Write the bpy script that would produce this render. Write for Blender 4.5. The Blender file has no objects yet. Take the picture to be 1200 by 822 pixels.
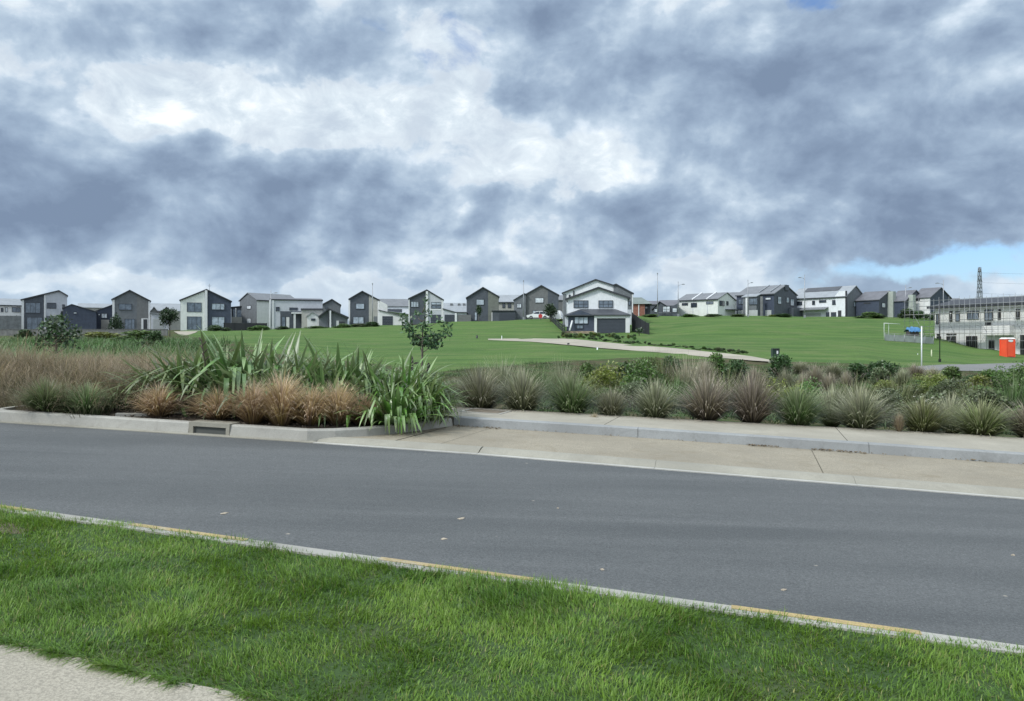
import bpy, bmesh, math, random
import numpy as np
from mathutils import Vector, Matrix

random.seed(7)
RNG = np.random.default_rng(7)
scene = bpy.context.scene
COL = scene.collection
F, CH, K = 900.0, 1.75, 0.0374      # focal length in photo pixels, eye height, fall of the road
UX, UY, VX, VY = .952, -.306, .306, .952   # along the road (to the right), across it (away)

def st(s, t, dz=0.0):
    return (s*UX + t*VX, s*UY + t*VY, -K*s + dz)
def to_st(x, y):
    return x*UX + y*UY, x*VX + y*VY

# ------------------------------------------------------------------ terrain
def _zp(Y, py): return CH + (400-py)*Y/F
TAB = {
 -500: [(22,.6),(50,.8),(100,2.0),(130,3.0),(165,4.4)],
 0:    [(22,.45),(50,_zp(50,421)),(100,_zp(100,399)),(130,_zp(130,393)),(165,_zp(165,386.5))],
 200:  [(22,.3),(45,.3),(100,_zp(100,399)),(130,_zp(130,393)),(165,_zp(165,387))],
 265:  [(22,.2),(45,.15),(70,_zp(70,403)),(110,_zp(110,394.5)),(160,_zp(160,387.3))],
 450:  [(22,0),(38,.1),(70,_zp(70,412)),(105,_zp(105,398)),(160,_zp(160,381.3))],
 560:  [(22,-.15),(40,_zp(40,433)),(70,_zp(70,411)),(105,_zp(105,396.5)),(160,_zp(160,376.7))],
 640:  [(22,-.35),(36,-.2),(48,_zp(48,426)),(75,_zp(75,406)),(110,_zp(110,395)),(160,_zp(160,374))],
 700:  [(22,-.4),(40,-.2),(55,_zp(55,420)),(80,_zp(80,403.5)),(112,_zp(112,392)),(125,_zp(125,389)),(160,_zp(160,371.5))],
 760:  [(22,-.45),(40,-.25),(54,_zp(54,421)),(85,_zp(85,402)),(110,_zp(110,393)),(120,_zp(120,388)),(160,_zp(160,370.6))],
 850:  [(22,-.5),(40,-.3),(52,_zp(52,423)),(100,_zp(100,396)),(112,_zp(112,384)),(160,_zp(160,370.2))],
 1000: [(22,-.6),(40,-.4),(52,_zp(52,426)),(100,_zp(100,397)),(114,_zp(114,386)),(160,_zp(160,371.6))],
 1060: [(22,-.6),(45,-.4),(55,_zp(55,429)),(90,_zp(90,406)),(105,_zp(105,393)),(160,_zp(160,372))],
 1100: [(22,-.65),(45,-.4),(55,_zp(55,429)),(80,_zp(80,415)),(98,_zp(98,401)),(110,_zp(110,391)),(160,_zp(160,373))],
 1150: [(22,-.65),(45,-.4),(55,_zp(55,430)),(80,_zp(80,421)),(92,_zp(92,410)),(100,.9),(110,1.5),(160,_zp(160,374))],
 1200: [(22,-.7),(45,-.5),(55,_zp(55,431)),(85,_zp(85,420)),(95,.2),(110,1.0),(160,_zp(160,375))],
 1700: [(22,-.9),(45,-.6),(55,-.3),(85,-.1),(95,.2),(110,1.0),(160,5.0)],
}
_TPX = np.array(sorted(TAB), float)
def zt(x, y):
    """height of the terrain"""
    x = np.atleast_1d(np.asarray(x, float)); y = np.atleast_1d(np.asarray(y, float))
    s = x*UX + y*UY; t = x*VX + y*VY
    near = -K*np.clip(s, -40, 40) + np.interp(t, [2, 14.0, 15.3, 17], [-.06, -.06, .12, .05])
    yy = np.maximum(y, 6.0)
    px = np.clip(600 + F*x/yy, _TPX[0], _TPX[-1])
    rows = []
    for c in _TPX:
        Y, Z = zip(*TAB[int(c)])
        Y = list(Y) + [230, 420, 900]; Z = list(Z) + [Z[-1]+.3, Z[-1]-2.5, Z[-1]-6]
        rows.append(np.interp(yy, Y, Z))
    rows = np.array(rows)
    i = np.clip(np.searchsorted(_TPX, px, side='right')-1, 0, len(_TPX)-2)
    f = (px-_TPX[i])/(_TPX[i+1]-_TPX[i])
    f = f*f*(3-2*f)
    ar = np.arange(len(px))
    far = rows[i, ar]*(1-f) + rows[i+1, ar]*f
    w = np.clip((t-16.5)/8.0, 0, 1); w = w*w*(3-2*w)
    return near*(1-w) + far*w
def z1(x, y): return float(zt(x, y)[0])
def ground(px, Y):
    x = (px-600)/F*Y
    return (x, Y, z1(x, Y))
def hit(px, py):
    """point of the terrain seen at a photo pixel"""
    Y = np.arange(15, 320, .1)
    z = CH + (400-py)*Y/F
    g = zt((px-600)/F*Y, Y)
    k = np.argmax(g >= z)
    if g[k] < z[k]: k = len(Y)-1
    return ((px-600)/F*Y[k], float(Y[k]), float(g[k]))
def pix(px, py, Y): return ((px-600)/F*Y, Y, CH + (400-py)*Y/F)

# ------------------------------------------------------------------ materials
MATS = {}
def _nt(name):
    m = bpy.data.materials.new(name); m.use_nodes = True
    nt = m.node_tree; nt.nodes.clear()
    out = nt.nodes.new('ShaderNodeOutputMaterial')
    MATS[name] = m
    return m, nt, out
def N(nt, typ, **kw):
    n = nt.nodes.new(typ)
    for k, v in kw.items():
        if k == 'inp':
            for a, b in v.items(): n.inputs[a].default_value = b
        else: setattr(n, k, v)
    return n
def L(nt, a, b): nt.links.new(a, b)
def c4(c): return (c[0], c[1], c[2], 1.0)
def ramp(nt, stops):
    r = nt.nodes.new('ShaderNodeValToRGB')
    e = r.color_ramp.elements
    while len(e) < len(stops): e.new(.5)
    for k, (p, c) in enumerate(stops):
        e[k].position = p; e[k].color = c4(c)
    return r
def mix(nt, fac, a, b, blend='MIX'):
    m = nt.nodes.new('ShaderNodeMix'); m.data_type = 'RGBA'; m.blend_type = blend
    for sock, v in ((m.inputs['Factor'], fac), (m.inputs[6], a), (m.inputs[7], b)):
        if isinstance(v, bpy.types.NodeSocket): nt.links.new(v, sock)
        elif isinstance(v, (int, float)): sock.default_value = v
        else: sock.default_value = c4(v)
    return m.outputs[2]
def math_(nt, op, a, b=None, c=None, clamp=False):
    m = nt.nodes.new('ShaderNodeMath'); m.operation = op; m.use_clamp = clamp
    for k, v in enumerate((a, b, c)):
        if v is None: continue
        if isinstance(v, bpy.types.NodeSocket): nt.links.new(v, m.inputs[k])
        else: m.inputs[k].default_value = v
    return m.outputs[0]
def noise(nt, vec, scale, detail=4, rough=.55, dim='3D', dist=0):
    n = nt.nodes.new('ShaderNodeTexNoise'); n.noise_dimensions = dim
    n.inputs['Scale'].default_value = scale; n.inputs['Detail'].default_value = detail
    n.inputs['Roughness'].default_value = rough; n.inputs['Distortion'].default_value = dist
    if vec is not None: nt.links.new(vec, n.inputs['Vector'])
    return n.outputs['Fac']
def mapr(nt, v, a, b, c=0, d=1, smooth=True):
    m = nt.nodes.new('ShaderNodeMapRange')
    if smooth: m.interpolation_type = 'SMOOTHSTEP'
    nt.links.new(v, m.inputs[0])
    for k, x in zip((1, 2, 3, 4), (a, b, c, d)): m.inputs[k].default_value = x
    return m.outputs[0]

def paint(name, col, rough=.6, var=.12, scale=1.5, ribs=0.0, metal=0.0, dirt=.0):
    """painted or bare building material with mild weathering; ribs = cladding boards per metre (vertical)"""
    m, nt, out = _nt(name)
    tc = N(nt, 'ShaderNodeTexCoord')
    p = N(nt, 'ShaderNodeBsdfPrincipled', inp={'Roughness': rough, 'Metallic': metal})
    n1 = noise(nt, tc.outputs['Object'], scale, 5, .6)
    lo = tuple(x*(1-var) for x in col); hi = tuple(min(1, x*(1+var)) for x in col)
    c = mix(nt, mapr(nt, n1, .3, .7), lo, hi)
    if dirt:
        n2 = noise(nt, tc.outputs['Object'], .6, 6, .7)
        c = mix(nt, math_(nt, 'MULTIPLY', mapr(nt, n2, .45, .75), dirt), c, (.16, .14, .11))
    L(nt, c, p.inputs['Base Color'])
    if ribs:
        w = N(nt, 'ShaderNodeTexWave', wave_type='BANDS', bands_direction='X', wave_profile='SAW')
        w.inputs['Scale'].default_value = ribs*.314
        L(nt, tc.outputs['Object'], w.inputs['Vector'])
        b = N(nt, 'ShaderNodeBump', inp={'Strength': .6, 'Distance': .04})
        L(nt, w.outputs['Fac'], b.inputs['Height']); L(nt, b.outputs[0], p.inputs['Normal'])
    L(nt, p.outputs[0], out.inputs[0])
    return m

def concrete(name, col, speck=.5, scale=1.0, stain=.35, rough=.85, stain_col=(.13, .11, .085)):
    m, nt, out = _nt(name)
    tc = N(nt, 'ShaderNodeTexCoord'); v = tc.outputs['Object']
    p = N(nt, 'ShaderNodeBsdfPrincipled', inp={'Roughness': rough})
    big = noise(nt, v, .7*scale, 6, .65, dist=.6)
    c = mix(nt, mapr(nt, big, .3, .72), tuple(x*.82 for x in col), tuple(x*1.12 for x in col))
    fine = noise(nt, v, 70*scale, 3, .7)
    c = mix(nt, math_(nt, 'MULTIPLY', mapr(nt, fine, .35, .65), speck), c, tuple(x*.55 for x in col))
    vo = N(nt, 'ShaderNodeTexVoronoi', inp={'Scale': 90*scale}); L(nt, v, vo.inputs['Vector'])
    c = mix(nt, math_(nt, 'MULTIPLY', mapr(nt, vo.outputs['Distance'], .28, .05), speck*.6), c, tuple(min(1, x*1.5) for x in col))
    st_ = noise(nt, v, 1.9*scale, 7, .72, dist=1.2)
    c = mix(nt, math_(nt, 'MULTIPLY', mapr(nt, st_, .48, .74), stain), c, stain_col)
    s2 = noise(nt, v, 11*scale, 6, .75)
    c = mix(nt, math_(nt, 'MULTIPLY', mapr(nt, s2, .5, .72), stain*.8), c, tuple(x*.62 for x in col))
    L(nt, c, p.inputs['Base Color'])
    b = N(nt, 'ShaderNodeBump', inp={'Strength': .35, 'Distance': .01}); L(nt, fine, b.inputs['Height'])
    L(nt, b.outputs[0], p.inputs['Normal'])
    L(nt, p.outputs[0], out.inputs[0])
    return m

def foliage(name, base, mid, tip, var=.35, trans=.3, gloss=.12, rough=.45, patch=0.0, patch_col=None):
    """leaf material: colour runs along the blade (attribute h), every leaf its own tint"""
    m, nt, out = _nt(name)
    at = N(nt, 'ShaderNodeAttribute', attribute_name='h')
    g = N(nt, 'ShaderNodeNewGeometry')
    r = ramp(nt, [(0, base), (.45, mid), (1, tip)]); L(nt, at.outputs['Fac'], r.inputs[0])  # own leaf colours; most base colours darkened to stand for core shade
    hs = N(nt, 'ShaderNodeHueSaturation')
    L(nt, r.outputs[0], hs.inputs['Color'])
    rnd = g.outputs['Random Per Island']
    L(nt, math_(nt, 'MULTIPLY_ADD', rnd, var*2, 1-var), hs.inputs['Value'])
    r2 = math_(nt, 'FRACT', math_(nt, 'MULTIPLY', rnd, 17.31))
    L(nt, math_(nt, 'MULTIPLY_ADD', r2, .04, .48), hs.inputs['Hue'])
    L(nt, math_(nt, 'MULTIPLY_ADD', r2, .4, .75), hs.inputs['Saturation'])
    col = hs.outputs[0]
    oi = N(nt, 'ShaderNodeObjectInfo')
    hs2 = N(nt, 'ShaderNodeHueSaturation'); L(nt, col, hs2.inputs['Color'])
    L(nt, math_(nt, 'MULTIPLY_ADD', oi.outputs['Random'], .36, .82), hs2.inputs['Value'])
    L(nt, math_(nt, 'MULTIPLY_ADD', oi.outputs['Random'], .03, .485), hs2.inputs['Hue'])
    col = hs2.outputs[0]
    if patch:
        n = noise(nt, g.outputs['Position'], patch, 3, .6)
        col = mix(nt, mapr(nt, n, .4, .65), col, patch_col or tip)
    p = N(nt, 'ShaderNodeBsdfPrincipled', inp={'Roughness': rough})
    p.inputs['Specular IOR Level'].default_value = gloss*2
    L(nt, col, p.inputs['Base Color'])
    tr = N(nt, 'ShaderNodeBsdfTranslucent'); L(nt, col, tr.inputs['Color'])
    mx = N(nt, 'ShaderNodeMixShader', inp={0: trans})
    L(nt, p.outputs[0], mx.inputs[1]); L(nt, tr.outputs[0], mx.inputs[2])
    L(nt, mx.outputs[0], out.inputs[0])
    return m

# ------------------------------------------------------------------ objects
def tag(o, label=None, cat=None, group=None, kind=None):
    if label: o['label'] = label
    if cat: o['category'] = cat
    if group: o['group'] = group
    if kind: o['kind'] = kind
    return o
def empty(name, loc, rz=0.0):
    o = bpy.data.objects.new(name, None); COL.objects.link(o)
    o.location = loc; o.rotation_euler = (0, 0, rz); o.empty_display_size = .3
    return o
def link(name, me, parent=None, loc=None, rz=None, mat=None):
    o = bpy.data.objects.new(name, me); COL.objects.link(o)
    if parent: o.parent = parent
    if loc is not None: o.location = loc
    if rz is not None: o.rotation_euler = (0, 0, rz)
    if mat is not None:
        o.material_slots[0].link = 'OBJECT'; o.material_slots[0].material = mat
    return o

class MB:
    """collects shapes and links them as one mesh object"""
    def __init__(self): self.v, self.f, self.mi, self.sm = [], [], [], []
    def add(self, vs, fs, mi=0, smooth=False):
        b = len(self.v); self.v += [tuple(map(float, p)) for p in vs]
        for f in fs:
            self.f.append(tuple(b+i for i in f)); self.mi.append(mi); self.sm.append(smooth)
        return self
    def box(self, a, b, mi=0):
        (x0, y0, z0), (x1, y1, z1_) = a, b
        vs = [(x, y, z) for z in (z0, z1_) for y in (y0, y1) for x in (x0, x1)]
        return self.add(vs, [(0,2,3,1),(4,5,7,6),(0,1,5,4),(2,6,7,3),(0,4,6,2),(1,3,7,5)], mi)
    def prism_y(self, pts, y0, y1, mi=0):
        """polygon in xz (counter-clockwise seen from -y) swept along y"""
        n = len(pts)
        vs = [(x, y0, z) for x, z in pts] + [(x, y1, z) for x, z in pts]
        fs = [tuple(range(n)), tuple(range(2*n-1, n-1, -1))] + [(i, i+n, (i+1) % n+n, (i+1) % n) for i in range(n)]
        return self.add(vs, fs, mi)
    def prism_x(self, pts, x0, x1, mi=0):
        n = len(pts)
        vs = [(x0, y, z) for y, z in pts] + [(x1, y, z) for y, z in pts]
        fs = [tuple(range(n-1, -1, -1)), tuple(range(n, 2*n))] + [(i, (i+1) % n, (i+1) % n+n, i+n) for i in range(n)]
        return self.add(vs, fs, mi)
    def tube(self, pts, rads, seg=6, mi=0, cap=True):
        pts = [Vector(p) for p in pts]
        if not hasattr(rads, '__len__'): rads = [rads]*len(pts)
        vs, fs = [], []
        for i, p in enumerate(pts):
            d = (pts[min(i+1, len(pts)-1)] - pts[max(i-1, 0)]).normalized()
            a = d.cross(Vector((0, 0, 1)))
            if a.length < 1e-3: a = Vector((1, 0, 0))
            a.normalize(); b = d.cross(a)
            for k in range(seg):
                t = 2*math.pi*k/seg
                vs.append(p + a*math.cos(t)*rads[i] + b*math.sin(t)*rads[i])
        for i in range(len(pts)-1):
            for k in range(seg):
                fs.append((i*seg+k, i*seg+(k+1) % seg, (i+1)*seg+(k+1) % seg, (i+1)*seg+k))
        self.add(vs, fs, mi, True)
        if cap:
            b = len(self.v)-len(vs)
            self.f.append(tuple(b+k for k in range(seg))[::-1]); self.mi.append(mi); self.sm.append(False)
            e = b+(len(pts)-1)*seg
            self.f.append(tuple(e+k for k in range(seg))); self.mi.append(mi); self.sm.append(False)
        return self
    def mesh(self, name, mats):
        me = bpy.data.meshes.new(name); me.from_pydata(self.v, [], self.f)
        for m in (mats if isinstance(mats, (list, tuple)) else [mats]): me.materials.append(m)
        me.polygons.foreach_set('material_index', self.mi)
        me.polygons.foreach_set('use_smooth', self.sm)
        bm = bmesh.new(); bm.from_mesh(me); bmesh.ops.recalc_face_normals(bm, faces=bm.faces); bm.to_mesh(me); bm.free()
        me.update(); return me
    def build(self, name, mats, parent=None, loc=None, rz=None):
        return link(name, self.mesh(name, mats), parent, loc, rz)

def np_mesh(name, V, Q, mat, h=None, smooth=False):
    """quad mesh straight from arrays"""
    me = bpy.data.meshes.new(name)
    V = np.asarray(V, np.float32); Q = np.asarray(Q, np.int32)
    me.vertices.add(len(V)); me.vertices.foreach_set('co', V.ravel())
    me.loops.add(Q.size); me.loops.foreach_set('vertex_index', Q.ravel())
    me.polygons.add(len(Q))
    me.polygons.foreach_set('loop_start', np.arange(0, Q.size, Q.shape[1], dtype=np.int32))
    me.polygons.foreach_set('loop_total', np.full(len(Q), Q.shape[1], np.int32))
    me.update(calc_edges=True)
    if smooth: me.polygons.foreach_set('use_smooth', np.ones(len(Q), bool))
    if h is not None:
        a = me.attributes.new('h', 'FLOAT', 'POINT'); a.data.foreach_set('value', np.asarray(h, np.float32))
    if mat: me.materials.append(mat)
    return me

def blades(base, az, th0, bend, length, width, nseg=4, pw=2.0, fold=0.0, taper=.8, kink=None, wmid=.0):
    """arching leaf strips. base (n,3); az heading; th0 starting elevation; bend total turn down"""
    n = len(base)
    u = np.linspace(0, 1, nseg+1)
    um = (u[1:]+u[:-1])/2
    th = th0[:, None] - bend[:, None]*um[None, :]**pw
    if kink is not None:
        th = th - kink[:, None]*(um[None, :] > .68)
    dl = length[:, None]/nseg
    r = np.concatenate([np.zeros((n, 1)), np.cumsum(np.cos(th)*dl, 1)], 1)
    z = np.concatenate([np.zeros((n, 1)), np.cumsum(np.sin(th)*dl, 1)], 1)
    cx, cy = np.cos(az)[:, None], np.sin(az)[:, None]
    P = np.stack([base[:, 0:1]+r*cx, base[:, 1:2]+r*cy, base[:, 2:3]+z], -1)
    w = width[:, None]*np.maximum(.04, (1-u[None, :]**(1/taper if taper < 1 else 1)*.97))
    if wmid: w = width[:, None]*np.maximum(.05, np.sin(np.pi*np.clip(u[None, :]*.82+.18, 0, 1))**wmid)
    side = np.stack([-np.sin(az), np.cos(az), np.zeros(n)], -1)[:, None, :]
    Lf = P - side*w[..., None]/2; Rt = P + side*w[..., None]/2
    if fold:
        Md = P.copy(); Md[..., 2] -= w*fold
        V = np.stack([Lf, Md, Rt], 2); nc = 3
    else:
        V = np.stack([Lf, Rt], 2); nc = 2
    hh = np.broadcast_to(u[None, :, None], (n, nseg+1, nc)).ravel()
    per = (nseg+1)*nc
    q = []
    for k in range(nseg):
        for c in range(nc-1):
            q.append([k*nc+c, k*nc+c+1, (k+1)*nc+c+1, (k+1)*nc+c])
    Q = (np.arange(n)[:, None, None]*per + np.array(q)[None]).reshape(-1, 4)
    return V.reshape(-1, 3), Q, hh

def tussock_mesh(name, mat, n, R, H, rbase=.12, w=.008, droop=(.5, 1.4), spread=(10, 85), seed=0, nseg=4, pw=1.7):
    g = np.random.default_rng(seed)
    a = g.uniform(0, 2*np.pi, n)
    rr = np.sqrt(g.uniform(0, 1, n))
    base = np.stack([np.cos(a)*rr*rbase, np.sin(a)*rr*rbase, np.zeros(n)-.02], -1)
    az = a + g.normal(0, .45, n)
    th0 = np.radians(spread[1] - (spread[1]-spread[0])*rr**1.3 + g.normal(0, 6, n))
    bend = g.uniform(*droop, n)
    ln = H*g.uniform(.75, 1.18, n)
    V, Q, h = blades(base, az, th0, bend, ln, np.full(n, w)*g.uniform(.6, 1.4, n), nseg, pw)
    V[:, 2] = np.maximum(V[:, 2], .005)
    return np_mesh(name, V, Q, mat, h)

def dome_mesh(name, mat, n, rbase, w, seed, nseg=4, bend=(.5, 1.3), low=4, pw=1.8, rough=.12):
    """pompom tussock: stiff leaves in every direction of a half ball, radius about 1"""
    g = np.random.default_rng(seed)
    a = g.uniform(0, 2*np.pi, n)
    e = np.degrees(np.arcsin(g.uniform(math.sin(math.radians(low)), 1, n)))
    rr = np.cos(np.radians(e))
    base = np.stack([np.cos(a)*rr*rbase, np.sin(a)*rr*rbase, np.zeros(n)-.02], -1)
    bd = g.uniform(*bend, n)*(.25+.9*rr)
    th0 = np.minimum(1.62, np.radians(e + g.normal(0, 4, n)) + bd*.55)
    ln = g.uniform(1-rough*2.2, 1+rough, n)
    V, Q, h = blades(base, a + g.normal(0, .2, n), th0, bd, ln, w*g.uniform(.6, 1.4, n), nseg, pw, taper=.45)
    V[:, 2] = np.maximum(V[:, 2], .004)
    V[:, :2] /= np.percentile(np.hypot(V[:, 0], V[:, 1]), 95)      # radius and height of one metre
    V[:, 2] /= np.percentile(V[:, 2], 98.5)
    return np_mesh(name, V, Q, mat, h)

def leaf_quads(P, size, g, up=.35, aspect=.5):
    """rhombic leaves at points P with random directions"""
    n = len(P)
    d = g.normal(0, 1, (n, 3)); d[:, 2] += up; d /= np.linalg.norm(d, axis=1)[:, None]
    e = np.cross(d, g.normal(0, 1, (n, 3))); e /= np.linalg.norm(e, axis=1)[:, None]+1e-9
    nrm = np.cross(d, e)
    s = size*g.uniform(.6, 1.35, n)[:, None]
    a = P; b = P + d*s*.5 + e*s*aspect*.5 + nrm*s*.06; c = P + d*s; dd = P + d*s*.5 - e*s*aspect*.5 + nrm*s*.06
    V = np.stack([a, b, c, dd], 1).reshape(-1, 3)
    return V, np.arange(n*4).reshape(-1, 4)

def shrub_points(n, R, H, g, lumps=9, base=.1):
    """points crowded near the surface of a lumpy dome of radius R and height H"""
    c = []
    for k in range(lumps):
        a = g.uniform(0, 2*np.pi); r = R*.62*math.sqrt(g.uniform(0, 1))
        zc = H*(base + (.78-base)*g.uniform(.15, 1)*(1-(r/R)**2*.8))
        c.append((r*math.cos(a), r*math.sin(a), zc, R*g.uniform(.26, .48)))
    c = np.array(c)
    k = g.integers(0, lumps, n)
    d = g.normal(0, 1, (n, 3)); d /= np.linalg.norm(d, axis=1)[:, None]
    rad = c[k, 3]*g.uniform(.35, 1.06, n)**.6
    P = c[k, :3] + d*rad[:, None]*np.array([1, 1, .8*min(1.3, H/R*.8)])
    P[:, 2] = np.abs(P[:, 2])
    return P
def shrub_mesh(name, mat, n, R, H, size, seed, aspect=.5, up=.5, lumps=9):
    g = np.random.default_rng(seed)
    P = shrub_points(n, R, H, g, lumps)
    V, Q = leaf_quads(P, size, g, up, aspect)
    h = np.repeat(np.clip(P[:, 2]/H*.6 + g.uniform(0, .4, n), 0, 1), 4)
    return np_mesh(name, V, Q, mat, h)
# ================================================================== ground and road
def terrain_material():
    m, nt, out = _nt('terrain_soil_and_turf')
    g = N(nt, 'ShaderNodeNewGeometry'); pos = g.outputs['Position']
    at = N(nt, 'ShaderNodeAttribute', attribute_name='turf')
    p = N(nt, 'ShaderNodeBsdfPrincipled', inp={'Roughness': .9}); p.inputs['Specular IOR Level'].default_value = .15
    # turf: mown in passes, patchy
    mp = N(nt, 'ShaderNodeMapping'); mp.inputs['Scale'].default_value = (.05, .32, .3); mp.inputs['Rotation'].default_value = (0, 0, .12)
    L(nt, pos, mp.inputs['Vector'])
    n1 = noise(nt, mp.outputs[0], 1.0, 5, .6, dist=.3)
    n2 = noise(nt, pos, .22, 6, .65)
    n3 = noise(nt, pos, 3.0, 4, .7)
    a = mix(nt, mapr(nt, n1, .36, .64), (.062, .125, .030), (.108, .182, .046))
    b = mix(nt, math_(nt, 'MULTIPLY', mapr(nt, n2, .45, .68), .7), a, (.14, .178, .064))
    c = mix(nt, math_(nt, 'MULTIPLY', mapr(nt, n3, .3, .7), .4), b, (.045, .088, .026))
    n4 = noise(nt, pos, 1.1, 5, .7)
    c = mix(nt, math_(nt, 'MULTIPLY', mapr(nt, n4, .56, .78), .55), c, (.15, .16, .07))
    soil = mix(nt, mapr(nt, noise(nt, pos, 1.7, 5, .65), .35, .65), (.045, .05, .022), (.10, .085, .045))
    soil = mix(nt, mapr(nt, noise(nt, pos, .5, 4, .6), .45, .62), soil, (.05, .085, .022))
    edge = noise(nt, pos, .8, 4, .6)
    f = math_(nt, 'ADD', at.outputs['Fac'], math_(nt, 'MULTIPLY_ADD', edge, .6, -.3))
    col = mix(nt, mapr(nt, f, .42, .58), soil, c)
    L(nt, col, p.inputs['Base Color'])
    bp = N(nt, 'ShaderNodeBump', inp={'Strength': .7, 'Distance': .12})
    L(nt, math_(nt, 'ADD', n3, noise(nt, pos, 9, 3, .7)), bp.inputs['Height']); L(nt, bp.outputs[0], p.inputs['Normal'])
    L(nt, p.outputs[0], out.inputs[0]); return m
TERRAIN_M = terrain_material()

def axis(lo, hi, step, far, k=1.35):
    a = list(np.arange(lo, hi+1e-6, step)); s = step
    while a[-1] < far: s *= k; a.append(a[-1]+s)
    s = step
    b = []
    x = lo
    while x > -far: s *= k; x -= s; b.append(x)
    return np.array(b[::-1]+a)
def turf_mask(x, y):
    px = 600 + F*x/np.maximum(y, 6)
    lo = np.interp(px, [215, 240, 300, 450, 510, 560, 640, 700, 760, 850, 1000, 1090, 1200, 1500],
                   [130, 95, 62, 46, 39, 41, 50, 54, 56, 53.5, 52, 54, 56, 56])
    lo = np.where(px < 215, 1e5, lo)
    return np.clip(.5 + (y-lo)*.5, 0, 1)
def build_terrain():
    xs = axis(-110, 100, 1.25, 2500); ys = np.concatenate([axis(-12, 190, 1.25, 3500)])
    ys = ys[ys > -400]
    X, Y = np.meshgrid(xs, ys); X, Y = X.ravel(), Y.ravel()
    Z = zt(X, Y)
    Z = Z + np.where(Y > 30, 1, 0)*(.05*np.sin(X*.31+Y*.17)*np.sin(Y*.23)+.03*np.sin(X*.9)*np.cos(Y*.7))
    nx, ny = len(xs), len(ys)
    i = np.arange(nx*ny).reshape(ny, nx)
    Q = np.stack([i[:-1, :-1], i[:-1, 1:], i[1:, 1:], i[1:, :-1]], -1).reshape(-1, 4)
    me = np_mesh('terrain', np.stack([X, Y, Z], -1), Q, TERRAIN_M, smooth=True)
    a = me.attributes.new('turf', 'FLOAT', 'POINT'); a.data.foreach_set('value', turf_mask(X, Y).astype(np.float32))
    tag(link('terrain', me), kind='structure')
build_terrain()

def strip(name, S, t0, t1, d0, d1, mat, kind='structure', nt_=2, skirt=.15):
    """sheet along the road between two lines t0(s), t1(s), with a skirt going down"""
    mb = MB(); n = len(S); vs = []
    f0 = t0 if callable(t0) else (lambda s: t0); f1 = t1 if callable(t1) else (lambda s: t1)
    for s in S:
        a, b = f0(s), f1(s)
        row = [st(s, a, d0-skirt)] + [st(s, a+(b-a)*k/nt_, d0+(d1-d0)*k/nt_) for k in range(nt_+1)] + [st(s, b, d1-skirt)]
        vs += row
    w = nt_+3
    fs = [(i*w+k, (i+1)*w+k, (i+1)*w+k+1, i*w+k+1) for i in range(n-1) for k in range(w-1)]
    mb.add(vs, fs)
    o = mb.build(name, mat)
    if kind: tag(o, kind=kind)
    return o
def frange(a, b, d): return [a + (b-a)*k/max(1, round((b-a)/d)) for k in range(max(1, round((b-a)/d))+1)]

def asphalt():
    m, nt, out = _nt('worn_asphalt')
    tc = N(nt, 'ShaderNodeTexCoord'); v = tc.outputs['Object']
    p = N(nt, 'ShaderNodeBsdfPrincipled', inp={'Roughness': .82}); p.inputs['Specular IOR Level'].default_value = .35
    # wheel paths and roller marks run along the road
    mp = N(nt, 'ShaderNodeMapping'); mp.inputs['Rotation'].default_value = (0, 0, .311); mp.inputs['Scale'].default_value = (.09, .95, 1)
    L(nt, v, mp.inputs['Vector'])
    long_ = noise(nt, mp.outputs[0], 1.3, 5, .55, dist=.25)
    big = noise(nt, v, .35, 5, .6)
    c = mix(nt, mapr(nt, long_, .34, .66), (.084, .090, .092), (.132, .138, .139))
    c = mix(nt, math_(nt, 'MULTIPLY', mapr(nt, big, .4, .7), .5), c, (.136, .141, .141))
    mott = noise(nt, v, 14, 5, .75)
    c = mix(nt, math_(nt, 'MULTIPLY', mapr(nt, mott, .4, .62), .25), c, (.07, .074, .076))
    fine = noise(nt, v, 55, 5, .8)
    c = mix(nt, math_(nt, 'MULTIPLY', mapr(nt, fine, .38, .66), .75), c, (.045, .048, .05))
    vo = N(nt, 'ShaderNodeTexVoronoi', inp={'Scale': 60}); L(nt, v, vo.inputs['Vector'])
    c = mix(nt, math_(nt, 'MULTIPLY', mapr(nt, vo.outputs['Distance'], .26, .06), .6), c, (.26, .26, .25))
    # scattered pale grit
    v2 = N(nt, 'ShaderNodeTexVoronoi', inp={'Scale': 2.1}); L(nt, v, v2.inputs['Vector'])
    sp = noise(nt, v, 5.0, 4, .7)
    c = mix(nt, math_(nt, 'MULTIPLY', mapr(nt, v2.outputs['Distance'], .055, .02), mapr(nt, sp, .45, .6)), c, (.42, .38, .31))
    L(nt, c, p.inputs['Base Color'])
    b = N(nt, 'ShaderNodeBump', inp={'Strength': .5, 'Distance': .008}); L(nt, fine, b.inputs['Height']); L(nt, b.outputs[0], p.inputs['Normal'])
    L(nt, p.outputs[0], out.inputs[0]); return m
ASPH = asphalt()
PATHC = concrete('footpath_concrete', (.355, .328, .268), .4, stain=.38, stain_col=(.2, .18, .14))
NEARC = concrete('exposed_aggregate', (.39, .355, .285), .85, scale=1.0, stain=.25, stain_col=(.25, .22, .17))
BAYC = concrete('parking_bay_aggregate', (.33, .292, .222), .9, stain=.65, stain_col=(.19, .155, .10))
KERBC = concrete('kerb_concrete', (.36, .35, .315), .25, stain=.38, stain_col=(.17, .16, .14))
BAYKERB = concrete('shaded_kerb_concrete', (.29, .30, .30), .25, stain=.5, stain_col=(.13, .13, .125))  # face shade and stains put into the colour, greyer than the other kerbs
CHAN = concrete('channel_concrete', (.31, .295, .245), .3, stain=.25)
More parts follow.
